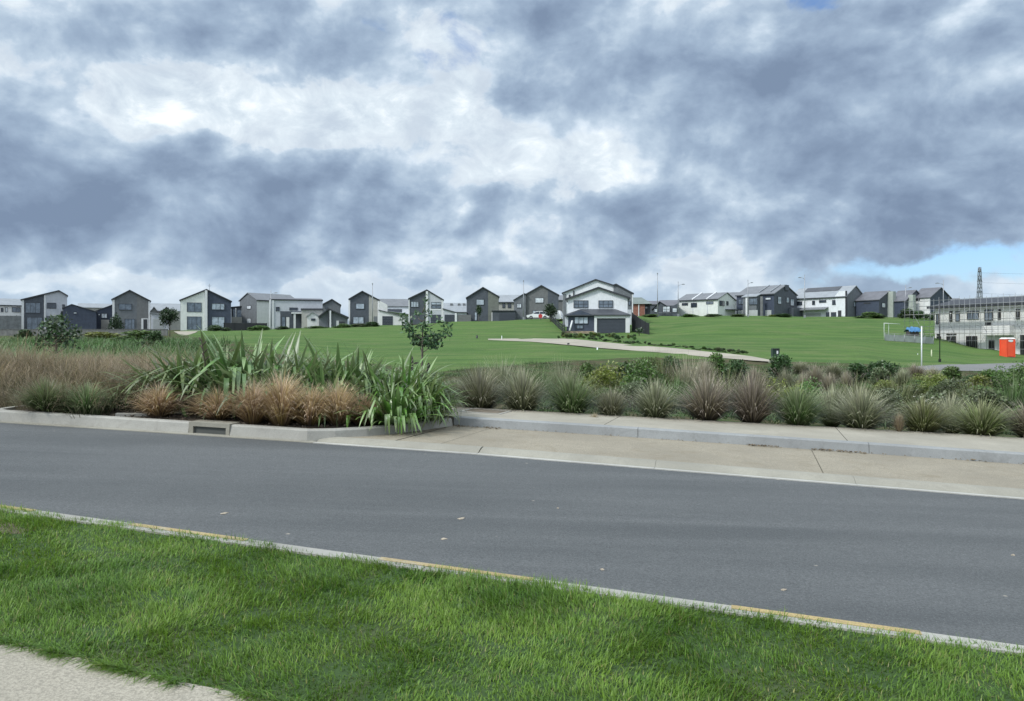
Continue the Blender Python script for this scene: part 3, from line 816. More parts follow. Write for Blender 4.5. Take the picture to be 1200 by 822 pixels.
GL, GC, GR = 'houses along the left of the ridge', 'houses along the middle of the ridge', 'houses along the right of the ridge'
HY = 166
def houses():
    # ---- far left
    h = House('house', 'pale two storey house at the left edge, half hidden behind a grey board fence', 5, 386, 172, 8, GL)
    h.side(-42, 27, 358.5, 350.5, 8, 'warm_white', 'roof_pale', fascia='dark_trim')
    h.win(1, 361, 4, 366, 'glass_dark', n=1); h.win(6, 360.5, 9, 366, 'glass_white', n=1); h.win(14, 360.5, 24, 366, 'glass_mid'); h.win(12, 376, 17, 379, 'glass_white', n=1)
    h = House('house', 'pale roofed house behind the left edge, only its low roof peak showing', 8, 366, 205, 0, GL)
    h.roof([(-16, 356), (8, 351), (30, 357)], 0, 8, 'roof_pale'); h.wall('wall', [(-14, 357.5), (8, 352.5), (28, 358)], .05, 8, 'beige_boards')
    h = House('grey_fence', 'tall grey horizontal board fence at the left edge below the pale house', 10, 387, 160, 0, None, 'fence')
    h.rect('board_panel', -30, 370.5, 25, 388.5, 'fence_grey', -.04, .04)
    for x in (-16, -4, 8, 19): h.rect('post', x, 369.8, x+.7, 388.5, 'fence_grey', -.1, -.042)

    h = House('two_tone_house', 'two storey house, charcoal left half and pale right half, stepped peak at the right', 52, 386.5, HY, 0, GL)
    L_ = [(25.3, 351.5), (69, 341), (78.7, 346.6)]
    h.wall('wall', L_, 0, 11, 'pale_grey'); h.roof(L_, 0, 11, 'roof_slate', fascia='dark_trim')
    h.panel('dark_panel', [(28.2, 388), (51.5, 388), (51.5, 345.8), (28.2, 351.4)], 'charcoal_boards')
    h.rect('white_pilaster', 25.3, 351.9, 28.1, 388, 'white_trim', -.12, .02); h.rect('white_pilaster', 51.6, 346.2, 53.6, 388, 'white_trim', -.1, .02)
    h.win(29.5, 355, 47.5, 367, 'glass_mid', n=3); h.win(31, 372, 50, 387, 'glass_mid', n=3, name='sliding_door')
    h.win(55, 355.2, 66, 361.6, 'glass_dark', n=1); h.win(73, 357, 76, 361.5, 'glass_dark', n=1)
    h.rect('carport_shade', 71.3, 365, 78.6, 388, 'dark_trim'); h.rect('porch_shade', 54.2, 370.5, 66, 388, 'slate_boards')  # flat dark panels standing for the shade inside carport and porch

    h = House('black_house', 'low black gabled house with a long right slope, beside the two tone house', 93, 386.5, 162, 0, GL)
    L_ = [(74, 361.5), (84, 357.3), (113, 366)]
    h.wall('wall', L_, 0, 10, 'navy_boards'); h.roof(L_, 0, 10, 'roof_dark', front=.15)
    h.win(86, 366, 90, 368, 'glass_white', n=1)
    h = House('black_house', 'small black house with a white window, tucked left of the grey gabled house', 124, 386.5, 170, 0, GL)
    L_ = [(111, 365.5), (133, 357.5), (150, 363)]
    h.wall('wall', L_, 0, 9, 'navy_boards'); h.roof(L_, 0, 9, 'roof_dark', front=.15)
    h.win(115, 367.8, 117.3, 370, 'glass_white', n=1); h.win(118.8, 367.6, 125.6, 373, 'glass_white', n=2); h.rect('lower_wall', 118.5, 375, 128, 388, 'beige_boards')
    h = House('house', 'house showing only a pale curved roof above the two black houses', 112, 372, 215, 0, GL)
    h.side(92, 136, 361.5, 356.6, 9, 'beige_boards', 'roof_pale')

    h = House('grey_gabled_house', 'tall mid grey gabled house with white corner boards, behind the cone shaped bush', 153, 386, HY, 0, GL)
    L_ = [(131.5, 351), (152, 340.6), (176, 353)]
    h.wall('wall', L_, 0, 11, 'slate_boards'); h.roof(L_, 0, 11, 'roof_dark', fascia='dark_trim')
    h.rect('corner_board', 131.6, 351.6, 134.3, 388, 'white_trim', -.08, .02); h.rect('corner_board', 173.9, 353.2, 175.9, 388, 'white_trim', -.08, .02)
    h.panel('dark_panel', [(160.4, 388), (173.8, 388), (173.8, 352.4), (160.4, 345.4)], 'taupe_boards', -.045)
    h.win(139, 356.4, 154.5, 363.4, 'glass_mid', n=2); h.win(146, 374, 158, 386, 'glass_mid', n=3, name='sliding_door')
    h.rect('door_frame', 165.6, 373.5, 173.6, 387, 'white_trim', -.075, .02); h.rect('front_door', 168, 374.4, 172.6, 387, 'dark_trim', -.11, -.08)
    h = House('garage_wing', 'low white garage with a pale lean roof, right of the grey gabled house', 186, 386, HY-1, 0, GL, 'garage')
    L_ = [(176.6, 367.5), (198, 370)]
    h.wall('wall', L_, 0, 8, 'pale_grey'); h.roof(L_, 0, 8, 'roof_pale', th=.2); h.door(179.5, 373.6, 192, 387, 'garage_pale')
    h = House('house', 'pale roofed house with two small dark gables, behind the low white garage', 192, 372, 205, 0, GL)
    h.side(170, 214, 365, 356.6, 9, 'beige_boards', 'roof_pale')
    for a, b, c in ((175, 180.5, 186), (188, 195, 203)):
        L_ = [(a, 367), (b, 360.2), (c, 367)]
        h.wall('gable', L_, -1.6, -.3, 'taupe_boards', 0); h.roof(L_, -1.6, -.2, 'roof_slate', name='gable_roof')

    h = House('black_and_white_house', 'two storey gabled house, white left half, navy right half, white fin between', 241, 387, HY-4, 0, GL)
    L_ = [(211.3, 352), (242, 339.7), (270.8, 353.4)]
    h.wall('wall', L_, 0, 12, 'navy_boards'); h.roof(L_, 0, 12, 'roof_slate', fascia='dark_trim')
    h.panel('white_panel', [(211.5, 388.5), (240, 388.5), (240, 341.3), (211.5, 352.7)], 'cream_boards')
    h.rect('white_fin', 240.1, 340.6, 243, 388.5, 'white_trim', -.4, .02)
    h.win(219, 355, 236.3, 365.8, 'glass_mid', n=2); h.win(219, 371.3, 236.3, 386.5, 'glass_mid', n=3, name='sliding_door')
    h.win(248, 356, 263.2, 363.2, 'glass_pale', n=3); h.win(248, 371.6, 263.2, 385, 'glass_pale', n=2)
    mb = MB(); x, z = h.loc(245.5, 340); x = float(x)
    mb.tube([(x, 4, z-.6), (x, 4, z+1.6)], .03, 5); mb.tube([(x-.35, 4, z+1.25), (x+.35, 4, z+1.25)], .02, 5); mb.tube([(x-.25, 4, z+1.0), (x+.25, 4, z+1.0)], .02, 5)
    mb.build('aerial', M['dark_trim'], h.root)
    h = House('dark_house', 'small flat roofed dark house with a glazed porch, behind the black yard fence', 282, 384, 176, 0, GL)
    h.wall('wall', [(271, 361), (290.5, 359.2)], 0, 7, 'charcoal_boards'); h.roof([(271, 360.6), (291, 358.8)], 0, 7, 'roof_dark', over=.3)
    h.win(273, 362, 276, 375, 'glass_mid', n=1); h.win(277.5, 363, 285, 374, 'glass_mid', n=2); h.rect('white_post', 275.6, 361.5, 277, 378, 'white_trim', -.2, -.06); h.rect('porch_wall', 271.5, 372, 290, 380, 'beige_boards', -.3, -.21)
    h = House('black_fence', 'low black yard fence on the lawn top between the navy house and the white one', 287, 388, 157, 0, None, 'fence')
    h.rect('board_panel', 262, 379, 313, 389.5, 'fence_black', -.04, .04)
    for x in (262, 274, 287, 300, 312.3): h.rect('post', x, 378.6, x+.7, 389.5, 'fence_black', -.1, -.042)

    # ---- white long house group
    h = House('long_roofed_house', 'house with a long grey roof and a narrow grey gable at its left end', 301, 384, 172, 32, GC)
    h.side(301, 349, 354, 345.8, 7, 'warm_white', 'roof_grey', gable=('slate_boards', -1), fascia='dark_trim')
    h.gwin(.32, .55, 4.2, 5.0, -1, 'glass_white'); h.gwin(.32, .55, 1.0, 2.1, -1, 'glass_white')
    h = House('white_long_house', 'long pale flat fronted house with a dark recessed ground floor and white column', 346, 384, 162, 5, GC)
    h.side(318, 378, 352.5, 350.6, 6, 'pale_grey', 'roof_slate', fascia='dark_trim', over=.1)
    h.rect('recess', 328.5, 365.2, 353, 386, 'charcoal_boards'); h.rect('white_pilaster', 315.6, 351.5, 318, 386, 'white_trim', -.15, .5); h.rect('white_pilaster', 319, 352, 320.8, 386, 'white_trim', -.12, .02)  # the recess is a flat panel, its shade put into the dark colour
    h.win(323.3, 360, 327.6, 364.6, 'glass_dark', n=1); h.win(339, 360.8, 349, 364, 'glass_dark', n=3)
    h.win(330, 371, 334.5, 383, 'glass_mid', n=1); h.rect('white_door', 335.5, 372, 339, 385, 'warm_white', -.09, -.05); h.rect('white_column', 343.6, 367, 345.9, 386, 'white_trim', -1.2, -.9); h.rect('porch_roof', 341.5, 366.4, 353, 368, 'white_trim', -1.3, -.06)
    h = House('garage_wing', 'cream flat roofed garage below the long pale house, beside the low grey gable', 364, 385, 158, 0, GC, 'garage')
    h.wall('wall', [(353.5, 363.6), (378, 363.6)], 0, 4.5, 'beige_boards'); h.roof([(353, 363.4), (378.5, 363.4)], 0, 4.5, 'roof_dark', th=.3, over=.1)
    L_ = [(360, 371), (366, 366.5), (374, 371)]; h.wall('porch_gable', L_, -1.2, -.02, 'warm_white', 0); h.roof(L_, -1.2, -.03, 'roof_pale', name='porch_roof'); h.win(364.5, 373.5, 369.5, 376, 'glass_dark', n=1, off=-1.2)
    h = House('grey_gabled_house', 'small dark grey gable standing behind the right end of the long pale house', 388, 384, 176, 0, GC)
    L_ = [(378, 357), (389, 351.2), (399, 357.6)]; h.wall('wall', L_, 0, 12, 'slate_boards'); h.roof(L_, 0, 12, 'roof_grey', fascia='dark_trim'); h.win(381, 360, 384, 362, 'glass_mid', n=1)
    h = House('low_grey_house', 'low grey house with pale sloping roof and white post, left of the charcoal gable', 390, 386, 155, 0, GC)
    L_ = [(373.8, 371.5), (385, 362.6), (407.5, 372.5)]; h.wall('wall', L_, .4, 9, 'slate_boards'); h.roof(L_, .3, 9, 'roof_pale', th=.22, front=.5, fascia='dark_trim')
    h.rect('white_post', 386.2, 364.2, 388, 387.5, 'white_trim', -.2, .1); h.rect('dark_post', 384.6, 364, 386, 387.5, 'dark_trim', -.2, .1); h.rect('white_door', 394, 376, 397, 387, 'warm_white', .33, .42); h.rect('dark_opening', 397.5, 377, 404, 387, 'dark_trim', .33, .42)

    h = House('charcoal_gabled_house', 'tall narrow charcoal gable with a pale right third, white corners and one square upper window', 427, 381, HY, 0, GC)
    L_ = [(409.3, 350.6), (424.5, 341.7), (444.5, 352.2)]
    h.wall('wall', L_, 0, 12, 'charcoal_boards'); h.roof(L_, 0, 12, 'roof_dark', fascia='dark_trim')
    h.panel('pale_panel', [(432.3, 383), (442.4, 383), (442.4, 351.8), (432.3, 346.4)], 'beige_boards'); h.rect('corner_board', 408.4, 352, 410.3, 383, 'white_trim', -.1, .02); h.rect('corner_board', 442.5, 352.6, 444.5, 383, 'white_trim', -.1, .02)
    h.win(416.8, 355.8, 427, 362.3, 'glass_pale', n=1); h.win(413.5, 371.5, 426.3, 379.5, 'glass_pale', n=2); h.rect('front_door', 437.8, 371, 442.3, 381, 'slate_boards', -.08)
    h = House('garage_wing', 'white lean roofed garage with a dark door, right of the charcoal gabled house', 458, 381, HY-1, 0, GC, 'garage')
    L_ = [(444.7, 352.5), (454, 357.5)]; h.wall('upper_wall', L_, .3, 8, 'warm_white', 2.0)
    L_ = [(444.7, 364.2), (474, 371.5)]; h.wall('wall', L_, 0, 8, 'warm_white'); h.roof(L_, 0, 8, 'roof_slate', th=.18); h.door(448, 370.8, 460.3, 382)
    h = House('house', 'house with wide grey roof and white upper wall, behind the white lean roofed garage', 464, 374, 196, 0, GC)
    h.side(443, 479, 359.3, 351.3, 8, 'white_boards', 'roof_grey'); h.rect('dark_recess', 452, 362.5, 471, 366, 'charcoal_boards'); h.roof([(454, 365), (480, 369)], -2.4, -.1, 'roof_pale', name='porch_roof')

    h = House('half_dark_gabled_house', 'gabled house, charcoal left half, pale grey right half, white centre fin, behind the young tree', 499, 379, HY-2, 0, GC)
    L_ = [(479.2, 350.2), (500.2, 340.2), (519.3, 351.6)]
    h.wall('wall', L_, 0, 12, 'charcoal_boards'); h.roof(L_, 0, 12, 'roof_dark', fascia='dark_trim')
    h.panel('pale_panel', [(501.6, 381), (517.2, 381), (517.2, 351), (501.6, 341.7)], 'pale_grey'); h.rect('white_fin', 499, 341.6, 501.5, 381, 'white_trim', -.3, .02); h.rect('corner_board', 517.3, 351.5, 519.6, 381, 'white_trim', -.12, .02); h.rect('corner_board', 478.8, 351, 480, 381, 'white_trim', -.1, .02)
    h.win(481.4, 353.5, 490.6, 360.2, 'glass_pale', n=3); h.win(505.2, 354.3, 516.9, 357.4, 'glass_pale', n=2); h.rect('band', 503, 362.3, 517, 364, 'white_trim', -.09); h.win(505.2, 358, 516.9, 362, 'glass_mid', n=2); h.door(504.5, 369, 516.8, 379.5)
    h = House('garage_wing', 'pale garage with long dark roof edge and navy door, right of the white fin', 532, 379, HY-2.5, 0, GC, 'garage')
    L_ = [(519.8, 362.8), (534, 366.8), (547, 367.2)]; h.wall('wall', L_, 0, 8, 'pale_grey'); h.roof(L_, 0, 8, 'roof_dark', th=.2); h.door(521, 369, 532.8, 379.5); h.rect('white_post', 533, 367.2, 535.3, 380, 'white_trim', -.2, .02); h.rect('side_wall', 536, 369, 552, 380, 'taupe_boards')
    h = House('house', 'house behind the navy garage showing a broad pale roof with small chimneys', 535, 374, 200, 0, GC)
    h.side(518, 552, 366, 356, 9, 'warm_white', 'roof_pale')
    for x in (529, 538, 544): a, z = h.loc(x, 356.5); h.box('chimney', (a-.35, 3, z-1.4), (a+.35, 3.6, z+.3), 'roof_grey')

    h = House('charcoal_gabled_house', 'charcoal gabled house with an olive grey right third, behind a thin dark tree', 566, 377, HY, 0, GC)
    L_ = [(546.8, 349.2), (566, 337.2), (584.5, 348)]
    h.wall('wall', L_, 0, 12, 'charcoal_boards'); h.roof(L_, 0, 12, 'roof_dark', fascia='dark_trim'); h.panel('olive_panel', [(572, 379), (584.3, 379), (584.3, 348.4), (572, 341.2)], 'olive_boards')
    h.win(558, 351, 567.3, 357.6, 'glass_pale', n=1); h.win(556, 366, 559, 376, 'glass_pale', n=1); h.rect('white_post', 576, 366.5, 577.2, 379, 'white_trim', -.2, -.06)
    h = House('garage_wing', 'long low dark garage between the olive sided house and the slate gabled house', 592, 376, HY-1, 0, GC, 'garage')
    h.wall('wall', [(577, 365), (604, 365)], 0, 6, 'charcoal_boards'); h.roof([(576.5, 364.8), (604.5, 364.8)], 0, 6, 'roof_dark', th=.15, over=.05); h.door(585, 367.5, 603, 377, 'garage_navy')
    h = House('house', 'pale house with a light grey roof and two dark windows, above the long low garage', 596, 372, 190, 0, GC)
    h.side(583, 612, 354.3, 346.6, 9, 'beige_boards', 'roof_pale', fascia='roof_dark'); h.win(588.6, 356, 592, 361, 'glass_dark', n=1); h.win(595, 356, 599, 361, 'glass_dark', n=1)

    h = House('slate_gabled_house', 'slate grey gabled house with a lower left wing, behind the white parked car', 633, 375.5, HY+2, 0, GC)
    L_ = [(613, 347), (634.4, 335), (654.5, 346)]
    h.wall('wall', L_, 0, 12, 'taupe_boards'); h.roof(L_, 0, 12, 'roof_dark', fascia='dark_trim'); h.panel('dark_panel', [(642, 377), (654.2, 377), (654.2, 346.3), (642, 339.6)], 'charcoal_boards')
    L_ = [(602.3, 351.8), (614.2, 344.6), (616, 345)]; h.wall('wing_wall', L_, -.6, 8, 'slate_boards'); h.roof(L_, -.6, 8, 'roof_dark', th=.14, name='wing_roof')
    h.win(627, 349, 637, 355.2, 'glass_white', n=1); h.win(605.6, 356, 611, 361, 'glass_white', n=2, off=-.6); h.win(624, 364, 636, 371, 'glass_pale', n=3)
    h = House('house', 'house showing only a grey wall between the slate gable and the white house', 657, 372, 185, 0, GC)
    h.side(648, 668, 352, 347, 8, 'taupe_boards', 'roof_grey')

    # ---- the white house in front
    h = House('rear_white_house', 'taller white gabled house with dark grey right side, behind the front white house', 698, 380, 137, 0, None)
    L_ = [(659.6, 343.8), (698, 328.2), (727, 337.5)]
    h.wall('wall', L_, 0, 14, 'white_boards'); h.roof(L_, 0, 14, 'roof_dark', fascia='dark_trim')
    h.rect('corner_panel', 659.8, 345, 663.5, 381, 'slate_boards', -.1, .02)
    h.win(666.5, 345.5, 668.6, 350.5, 'glass_dark', n=1); h.rect('downpipe', 671.7, 341, 673, 350, 'dark_trim', -.2, -.06)
    L_ = [(719, 334.6), (722, 333.6), (742, 344.3)]; h.wall('side_wall', L_, -.8, 12, 'slate_boards'); h.roof(L_, -.8, 12, 'roof_dark', front=.2, over=.15, fascia='dark_trim', name='side_roof')
    h.rect('corner_board', 740.6, 345, 741.8, 381, 'white_trim', -.1, .02, off=-.8); h.rect('lower_wall', 735.6, 363, 740, 381, 'pale_grey', -.06, .02, off=-.8); h.win(736, 353, 739, 358, 'glass_mid', n=1, off=-.8)
    h = House('white_house', 'nearest white gabled house, charcoal lower floor, white framed garage, two wide upper windows', 700, 390, 120, 0, None)
    L_ = [(665.5, 350.6), (701.5, 337.8), (735.5, 349.2)]
    h.wall('wall', L_, 0, 9, 'white_boards'); h.roof(L_, 0, 9, 'roof_dark', th=.2, over=.45, front=.35, fascia='dark_trim')
    h.win(672.2, 352.3, 689.3, 361, 'glass_mid', n=3, h=1); h.win(701.3, 352.3, 718.4, 361, 'glass_mid', n=3, h=1)
    # lower floor steps forward under a hip roof
    f = -2.6
    h.wall('lower_wall', [(664, 369), (697.2, 369)], f, -.01, 'navy_boards'); h.wall('garage_wall', [(697.3, 369), (738, 369)], f, -.01, 'charcoal_boards')
    a, b = h.loc(661.5, 369.2, f), h.loc(739.2, 369.2, f); c, d = h.loc(680.5, 362.4, 0), h.loc(721, 362.4, 0)
    mb = MB(); z0 = a[1]
    vs = [(a[0], f-.5, z0), (b[0], f-.5, z0), (d[0], -.005, d[1]), (c[0], -.005, c[1]), (a[0], f-.5, z0-.17), (b[0], f-.5, z0-.17), (b[0], -.005, z0-.17), (a[0], -.005, z0-.17), (b[0], -.005, z0), (a[0], -.005, z0)]
    mb.add(vs, [(0, 1, 2, 3), (1, 8, 2), (0, 3, 9), (4, 7, 6, 5), (0, 4, 5, 1), (1, 5, 6, 8), (9, 7, 4, 0), (9, 3, 2, 8), (9, 8, 6, 7)]); mb.build('hip_roof', M['roof_dark'], h.root)
    h.panel('porch_gable', [(664, 370), (696.5, 370), (680.5, 364.2)], 'navy_boards', -.46, -.3, off=f)
    h.rect('garage_frame', 696.4, 369.8, 699.6, 391, 'white_trim', -.25, .02, off=f); h.rect('garage_frame', 733, 369.8, 738, 391, 'white_trim', -.25, .02, off=f); h.rect('garage_frame', 699.7, 369.8, 732.9, 373.3, 'white_trim', -.25, .02, off=f)
    h.door(699.7, 373.5, 732.9, 390.6, 'garage_navy', off=f); h.win(673, 371.6, 689.2, 379.8, 'glass_pale', n=3, off=f); h.win(675.5, 381, 683.5, 385.5, 'glass_mid', n=2, off=f, name='low_window')
    h.rect('base_course', 662, 388.3, 696.3, 393, 'stone_tan', -.3, .01, off=f); h.rect('side_gate', 662, 371.8, 665.8, 383, 'pale_grey', -.08, .02, off=f)
    x, z = h.loc(670.5, 376, f-.9); x2, z2 = h.loc(667.6, 387, f-.9)
    MB().tube([(x, f-.35, z), (x2, f-1.1, z2-.1)], .14, 6).build('leaning_board', M['white_trim'], h.root)

    # ---- behind and right of it
    h = House('brick_house', 'red brick house with a grey green hip roof, just right of the white houses', 752, 372, HY, 0, GR)
    h.wall('wall', [(741, 356.3), (755.6, 356.3)], 0, 7, 'brick_red')
    a, b = h.loc(738, 356.5), h.loc(764, 356.5); c, d = h.loc(741, 348.8, 3.5), h.loc(752, 348.8, 3.5)
    mb = MB(); z = a[1]; mb.add([(a[0], -.4, z), (b[0], -.4, z), (b[0], 7.4, z), (a[0], 7.4, z), (c[0], 3.5, c[1]), (d[0], 3.5, d[1])], [(0, 1, 5, 4), (1, 2, 5), (2, 3, 4, 5), (3, 0, 4), (0, 3, 2, 1)]); mb.build('roof', M['roof_green'], h.root)
    h.rect('downpipe', 748, 356.6, 749, 372, 'white_trim', -.15, -.06); h.wall('side_wall', [(755.8, 357), (762, 357)], 1, 6, 'charcoal_boards'); h.win(755.6, 359.6, 759, 362, 'glass_white', n=1, off=.9)
    h = House('dark_roofed_house', 'house showing only a dark low roof behind the brick house and the charcoal bungalow', 766, 371, 185, 0, GR)
    h.side(756, 782, 357, 353.6, 8, 'charcoal_boards', 'roof_slate')
    h = House('charcoal_bungalow', 'charcoal bungalow with a pale barred window and dark hip roof, between two lamp posts', 781, 371, HY-3, 0, GR)
    h.wall('wall', [(766, 361.5), (773.5, 354.5), (780, 358.6), (789, 358.6), (794.5, 355.5)], 0, 7, 'charcoal_boards'); h.roof([(764, 363), (773, 354), (780.5, 358.6)], 0, 7, 'roof_dark', th=.14, over=.1)
    h.side(774, 794.6, 358.6, 352.8, 6, 'charcoal_boards', 'roof_slate', y0=.5)
    h.win(776.3, 359, 785.6, 366, 'glass_white', n=2, h=1); h.win(787.8, 361, 793.4, 366.4, 'glass_white', n=1); h.win(766.6, 362, 771, 366.2, 'glass_white', n=1); h.rect('verandah_rail', 771.5, 366.2, 786.5, 367.2, 'slate_boards', -.5, -.42); h.rect('verandah_post', 776.4, 358.8, 777, 371, 'dark_trim', -.5, -.4); h.rect('verandah_post', 784.8, 358.8, 785.4, 371, 'dark_trim', -.5, -.4)

    h = House('cream_terrace', 'row of three cream units under grey roof panels split by pale upstands', 841, 370, HY-3, -27, GR)
    h.side(794.8, 841, 350.8, 343.9, 8.2, 'cream_boards', 'roof_grey', gable=('cream_boards', 1), fascia='dark_trim', ridge_px=846)
    a, b, ze, zr, y0, dp = h.sideinfo
    for x in (812, 829):
        X0 = h.X(x); mb = MB(); mb.prism_x([(y0-.3, ze-.1), (y0+dp/2, zr+.15), (y0+dp/2, zr+.42), (y0-.3, ze+.25)], X0-.14, X0+.14); mb.build('party_wall', M['white_trim'], h.root)
        h.rect('joint_strip', x-.3, 352, x+.3, 370, 'pale_grey', -.05, .01)
    for x0, y0_, x1, y1, g in ((799.3, 355.2, 806.3, 358.2, 'glass_dark'), (809.8, 355, 816.8, 360.4, 'glass_dark'), (827.6, 353.6, 836, 356.8, 'glass_mid')): h.win(x0, y0_, x1, y1, g)
    h.gwin(.08, .35, 2.1, 3.2, 1, 'glass_dark'); h.gwin(.47, .58, 2.3, 3.2, 1, 'glass_dark'); h.box('lean_to', (b+.06, y0+3.3, 1.25), (b+1.6, y0+8, 1.45), 'roof_dark')
    h = House('house', 'house showing only a grey roof between the cream terrace and the navy pair', 856, 368, 196, -20, GR); h.side(842, 872, 351, 343.6, 8, 'slate_boards', 'roof_grey')
    h = House('navy_pair', 'pair of navy two storey units with a grey metal roof and dark stepped right gable', 907, 370.5, HY-2, -30, GR)
    h.side(863.2, 907, 344.5, 335.2, 9.5, 'navy_boards', 'roof_grey', gable=('charcoal_boards', 1), fascia='dark_trim', ridge_px=912)
    a, b, ze, zr, y0, dp = h.sideinfo
    x0, x1 = h.X(875.5), h.X(891.5); MB().prism_x([(-1.7, -1.5), (-.02, -1.5), (-.02, ze-.1), (-1.7, ze-.55)], x0, x1).build('projecting_bay', M['slate_boards'], h.root)
    MB().prism_x([(-1.95, ze-.58), (.6, ze+.2), (.6, ze+.36), (-1.95, ze-.42)], x0-.2, x1+.2).build('bay_roof', M['roof_pale'], h.root)
    h.rect('white_corner', 874, 348, 876, 371, 'white_trim', -.1, .05, off=-1.7); h.rect('grey_side', 891.2, 347.5, 894, 371, 'taupe_boards', -.1, .1, off=-1.5)
    h.win(878, 349.5, 888, 357.5, 'glass_mid', n=2, off=-1.75); h.win(865.5, 350.5, 873, 357, 'glass_mid', n=2); h.win(897, 348.6, 903.6, 351.8, 'glass_white', n=1)
    for x0, x1, of in ((865, 873, 0), (878, 888, -1.75), (897, 904, 0)): h.door(x0, 363.6, x1, 370.5, 'garage_pale', off=of)
    for f0, f1, z0, z1 in ((.14, .30, 2.6, 4.2), (.52, .64, 3.0, 4.2), (.70, .86, 2.4, 3.9)): h.gwin(f0, f1, z0, z1, 1, 'glass_pale')
    h.box('gable_step', (b+.06, y0+dp*.62, -1.4), (b+1.2, y0+dp+1.2, 1.9), 'charcoal_boards'); h.box('dark_upstand', (b+.051, y0+dp*.44, zr-1.1), (b+.3, y0+dp*.6, zr+.1), 'charcoal_boards')
    for x in (888, 901):
        X0 = h.X(x); MB().prism_x([(y0+.6, ze+.5), (y0+dp/2, zr+.18), (y0+dp/2, zr+.32), (y0+.6, ze+.66)], X0-.1, X0+.1).build('party_wall', M['roof_pale'], h.root)

    h = House('white_barn_house', 'long white house with a grey roof, brown roof strip and grey right gable', 991, 372, HY-4, -28, GR)
    h.side(926, 991, 347.6, 336.3, 8.0, 'white_boards', 'roof_pale', gable=('slate_boards', 1), fascia='dark_trim', ridge_px=990)
    a, b, ze, zr, y0, dp = h.sideinfo; sl = (zr-ze)/(dp/2)
    MB().prism_x([(y0+2.2, ze+2.2*sl+.19), (y0+dp/2-.2, zr-.2*sl+.19), (y0+dp/2-.2, zr-.2*sl+.26), (y0+2.2, ze+2.2*sl+.26)], a+2, b-2.8).build('solar_panel', M['roof_dark'], h.root)
    h.panel('wall_upstand', [(981, 371), (990.8, 371), (990.8, 341), (983.5, 341.4), (979, 347)], 'white_boards', -.12, .3); h.rect('dark_corner', 990.9, 341, 992.2, 373, 'dark_trim', -.14, .2)
    h.win(934, 353.4, 940.2, 358.2, 'glass_dark'); h.win(952, 352.6, 955.2, 357.6, 'glass_dark', n=1); h.win(960, 351.8, 968.4, 355, 'glass_dark', n=1); h.win(975.4, 351.8, 980.4, 357.6, 'glass_dark', n=2)
    x0, x1 = h.X(929), h.X(971); z = h.loc(950, 361.4)[1]; MB().prism_x([(-1.5, z-.5), (-.02, z), (-.02, z+.15), (-1.5, z-.35)], x0, x1).build('lean_to_roof', M['roof_grey'], h.root)
    h.door(938, 367, 962, 372.5, 'garage_pale'); h.win(968.2, 366, 972, 371.4, 'glass_dark', n=1); h.win(974, 366, 980, 371.4, 'glass_dark', n=2); h.rect('front_door', 982.4, 364, 986.4, 372.4, 'dark_trim', -.17, -.121)
    h.gwin(.38, .62, 2.3, 3.4, 1, 'glass_pale'); h.box('white_edge', (b+.06, y0+dp-.4, -1.4), (b+.25, y0+dp, ze-.1), 'white_trim')

    h = House('navy_cottage', 'navy house with a grey roof and pale chimney fin, right of the white barn house', 1029, 373, HY-6, -30, GR)
    h.side(1003, 1030, 351.4, 342.6, 7.5, 'navy_boards', 'roof_slate', gable=('charcoal_boards', 1), ridge_px=1026)
    a, b, ze, zr, y0, dp = h.sideinfo; h.box('pale_fin', (b+.06, y0+dp/2-.6, -1.4), (b+1.25, y0+dp/2+.5, zr-.05), 'green_grey'); h.gwin(.12, .3, 2.2, 3.2, 1, 'glass_white'); h.rect('dark_window', 1012, 354.5, 1020, 356.5, 'dark_trim')
    h = House('navy_cottage', 'navy house with grey roof between two pale fins, left of the last white house', 1060, 373, HY-7, -30, GR)
    h.side(1042, 1061, 352.6, 341.8, 7.5, 'navy_boards', 'roof_slate', gable=('charcoal_boards', 1), ridge_px=1055)
    a, b, ze, zr, y0, dp = h.sideinfo; h.box('pale_fin', (b+.06, y0+.9, -1.4), (b+1.1, y0+1.9, zr-1.0), 'green_grey'); h.gwin(.5, .68, 1.8, 2.9, 1, 'glass_white'); h.rect('dark_window', 1045, 356, 1048, 358, 'dark_trim')
    h = House('last_white_house', 'white walled house with a dark right gable, last on the ridge above the goal frame', 1090, 374, HY-8, -30, GR)
    h.side(1069, 1090, 348.6, 338.8, 7.5, 'warm_white', 'roof_slate', gable=('navy_boards', 1), ridge_px=1084)
    h.rect('dark_window', 1071.5, 350.2, 1078, 353, 'dark_trim'); a, b, ze, zr, y0, dp = h.sideinfo; h.gwin(.3, .75, 1.0, 2.2, 1, 'glass_white'); h.box('balcony_slab', (b+.06, y0, .6), (b+1.2, y0+dp, .75), 'slate_boards')
    h = House('house', 'far house showing only a flat dark roof right of the last white house', 1112, 360, 230, 0, GR); h.side(1100, 1124, 354, 350.6, 8, 'slate_boards', 'roof_slate')
houses()

